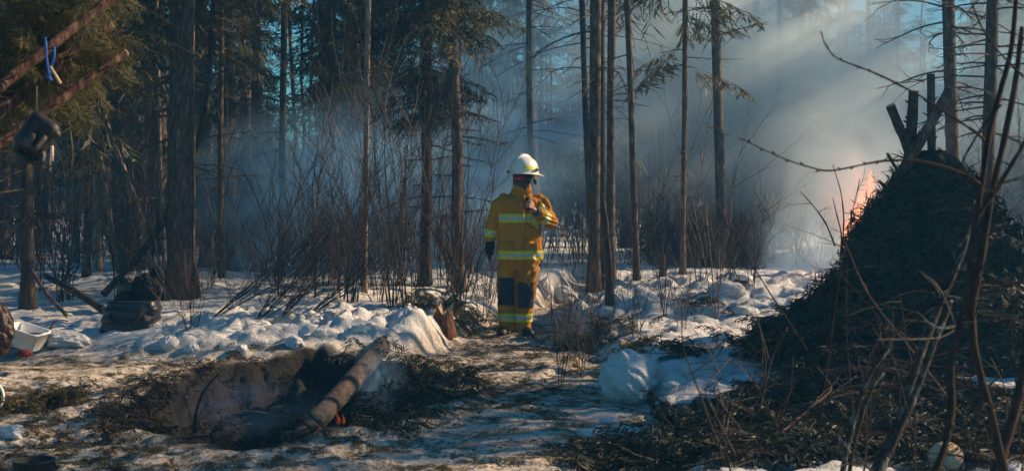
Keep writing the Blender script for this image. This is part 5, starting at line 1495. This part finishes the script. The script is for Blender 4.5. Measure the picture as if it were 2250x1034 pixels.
stem([(1850, 560), (1855, 480), (1848, 420), (1830, 362)], 10.1, 10.1, [5, 4, 2], 'tallest bare shoot against the smoke left of the shelter', M_TWIGD, 59, 2, .3)
stem([(1835, 540), (1815, 490), (1790, 455), (1758, 420)], 10.1, 10.1, [5, 4, 2], 'bare shoot slanting left into the smoke', M_TWIGD, 60, 2, .3)
def tangle():
    g = np.random.RandomState(70)
    for i in range(30):
        x = 1560 + 690 * g.rand(); y0 = 900 + 160 * g.rand(); Y = 5.2 + 3.2 * g.rand()
        a = g.randn() * .55; L = 200 + 380 * g.rand(); c = g.randn() * 70
        if x < 1750: L *= .55
        pts = [(x, y0), (x + a * L * .35 + c * .5, y0 - L * .35), (x + a * L * .7 + c, y0 - L * .68), (x + a * L * 1.25 + c * .6, y0 - L)]
        side = 'over the fallen boughs' if x < 1700 else 'at the foot of the shelter' if x < 1860 else 'among the lichen stems' if x < 2010 else 'over the sawn log' if x < 2130 else 'at the right edge'
        st = ('left-curving' if c < 0 else 'right-curving') if abs(c) > 45 else 'left-leaning' if a < -.2 else 'right-leaning' if a > .2 else 'upright'
        tone = ('reddish', 'brown', 'dark')[i % 3]; pos = 'behind' if Y > 7.4 else 'amid' if Y > 6.3 else 'before'; ht = 'long' if L > 380 else 'short' if L < 230 else 'medium'
        o = stem(pts, Y, Y + .3 * g.randn(), [6, 4, 2.5], f'{ht} {tone} {st} bare shoot {side}, {pos} the other shoots', (M_RED, M_SHR, M_TWIGD)[i % 3], 200 + i, 6, .35)
        o.name = 'bare_shoot'; o['group'] = 'thin bare shoots of the right foreground'
tangle()

# ------------------------------------------------------------------ smoke and haze
def vol_mat(name, color, dens_fn, aniso=.25):
    m = bpy.data.materials.new(name); m.use_nodes = True; t = m.node_tree; t.nodes.clear()
    out = t.nodes.new('ShaderNodeOutputMaterial'); pv = t.nodes.new('ShaderNodeVolumePrincipled')
    pv.inputs['Color'].default_value = (*color, 1); pv.inputs['Anisotropy'].default_value = aniso
    d = dens_fn(t)
    if isinstance(d, bpy.types.NodeSocket): t.links.new(d, pv.inputs['Density'])
    else: pv.inputs['Density'].default_value = d
    t.links.new(pv.outputs[0], out.inputs['Volume']); return m

def smoke(name, c, half, dens, label, color=(.80, .85, .9), nscale=(1, 1, 1), ns=2.2, lo=.40, hi=.72, rot_=(0, 0, 0), soft=.9, aniso=.25, seed=0.0, detail=3):
    """an ellipsoidal puff: density falls off towards its skin and is broken by noise"""
    bm = bmesh.new(); bmesh.ops.create_icosphere(bm, subdivisions=3, radius=1.0)
    me = bpy.data.meshes.new(name); bm.to_mesh(me); bm.free()
    o = bpy.data.objects.new(name, me); COL.objects.link(o); o.location = c; o.scale = half; o.rotation_euler = rot_
    def fn(t):
        v = coord(t)
        ln = t.nodes.new('ShaderNodeVectorMath'); ln.operation = 'LENGTH'; t.links.new(v, ln.inputs[0])
        fall = ramp(t, ln.outputs['Value'], [(max(0, 1 - soft), 1.0), (.98, 0.0)], 'EASE')
        f = noise(t, mapping(t, v, nscale, (0, 0, 0), (seed, seed * 2.1, seed * .7)), ns, detail, .6, 1.0)
        return math_(t, 'MULTIPLY', math_(t, 'MULTIPLY', fall, ramp(t, f, [(lo, 0.0), (hi, 1.0)])), dens)
    me.materials.append(vol_mat(name, color, fn, aniso)); tag(o, label, 'smoke', kind='stuff'); return o

C1 = (.80, .93, 1.0); C2 = (.34, .66, 1.0)
p = P(1760, 230, 26); smoke('smoke', (p.x, 27, p.z + .2), (6.4, 1.7, 3.1), 1.9, 'bright sunlit smoke drifting from behind the brush shelter', C1, rot_=(0, R(28), 0), seed=1, lo=.34, hi=.64, detail=4, soft=.7)
p = P(1520, 250, 26); smoke('smoke', (p.x, 27.5, p.z + .2), (3.8, 1.7, 3.0), 1.0, 'paler smoke high behind the stout hazy trunk', C1, rot_=(0, R(24), 0), seed=11, lo=.34, hi=.66, detail=4)
p = P(1800, 60, 30); smoke('smoke', (p.x, 32, p.z + .6), (5.0, 2.0, 2.6), .45, 'thin pale smoke high in the upper right', C1, seed=12, lo=.34, hi=.64, detail=4, soft=.8)
p = P(1890, 390, 18); smoke('smoke', (p.x, 18.5, p.z), (1.6, 1.5, 1.7), .75, 'pale smoke rising beside the flames', C1, seed=2, lo=.34)
p = P(1890, 430, 14.6); smoke('smoke', (p.x, 15.0, p.z), (.9, .8, 1.15), 1.0, 'thin pale smoke in front of the flames', (.8, .9, 1.0), seed=9, lo=.2, hi=.6)
p = P(1775, 545, 19); smoke('smoke', (p.x, 19.5, p.z), (.9, 1.0, .75), 1.3, 'low white puff left of the brush shelter', (.55, .76, 1.0), seed=3, lo=.35)
p = P(2080, 200, 22); smoke('smoke', (p.x + .5, 23, p.z + 1), (3.0, 2.2, 3.4), .55, 'blue smoke behind the log poles', (.6, .84, 1.0), seed=4, lo=.34)
p = P(830, 420, 20); smoke('smoke', (p.x, 20.3, p.z - .2), (3.6, 2.2, 1.9), 2.2, 'blue smoke hanging in the shade left of the firefighter', C2, seed=5, lo=.40)
p = P(1090, 240, 22); smoke('smoke', (p.x, 24, p.z + .3), (3.6, 2.2, 2.5), 1.2, 'thin blue smoke above and behind the firefighter', C2, seed=6)
p = P(835, 840, 10.6); smoke('smoke', (p.x, 10.6, p.z), (.26, .5, .42), 2.4, 'thin smoke curling off the log in the pit', C2, ns=2.8, seed=7, lo=.45)
p = P(520, 890, 9.6); smoke('smoke', (p.x, 9.8, p.z - .04), (.7, .9, .28), .55, 'faint smoke lying in the left half of the pit', (.2, .5, 1.0), ns=2.6, seed=8, lo=.42)
mb = MB(); box(mb, (0, 72, 8.5), (190, 172, 22)); hz = mb.obj('haze', vol_mat('haze', (.14, .52, 1.0), lambda t: HAZE, .3)); tag(hz, kind='stuff')

# look-alikes with the same words: tell them apart by depth
def tell_apart():
    by = {}
    for o in COL.objects:
        if o.parent is None and o.get('group') and o.get('label') and 'beyond the' not in o['label']:
            by.setdefault(o['label'], []).append(o)
    for lab, os_ in by.items():
        if len(os_) < 2: continue
        os_.sort(key=lambda o: o.location.y)
        for i, o in enumerate(os_):
            w = ('nearer' if i == 0 else 'farther') if len(os_) == 2 else 'nearest' if i == 0 else 'farthest' if i == len(os_) - 1 else 'middle' if len(os_) == 3 else ('second', 'third', 'fourth')[i - 1] + ' nearest'
            o['label'] = w + ' ' + lab
tell_apart()
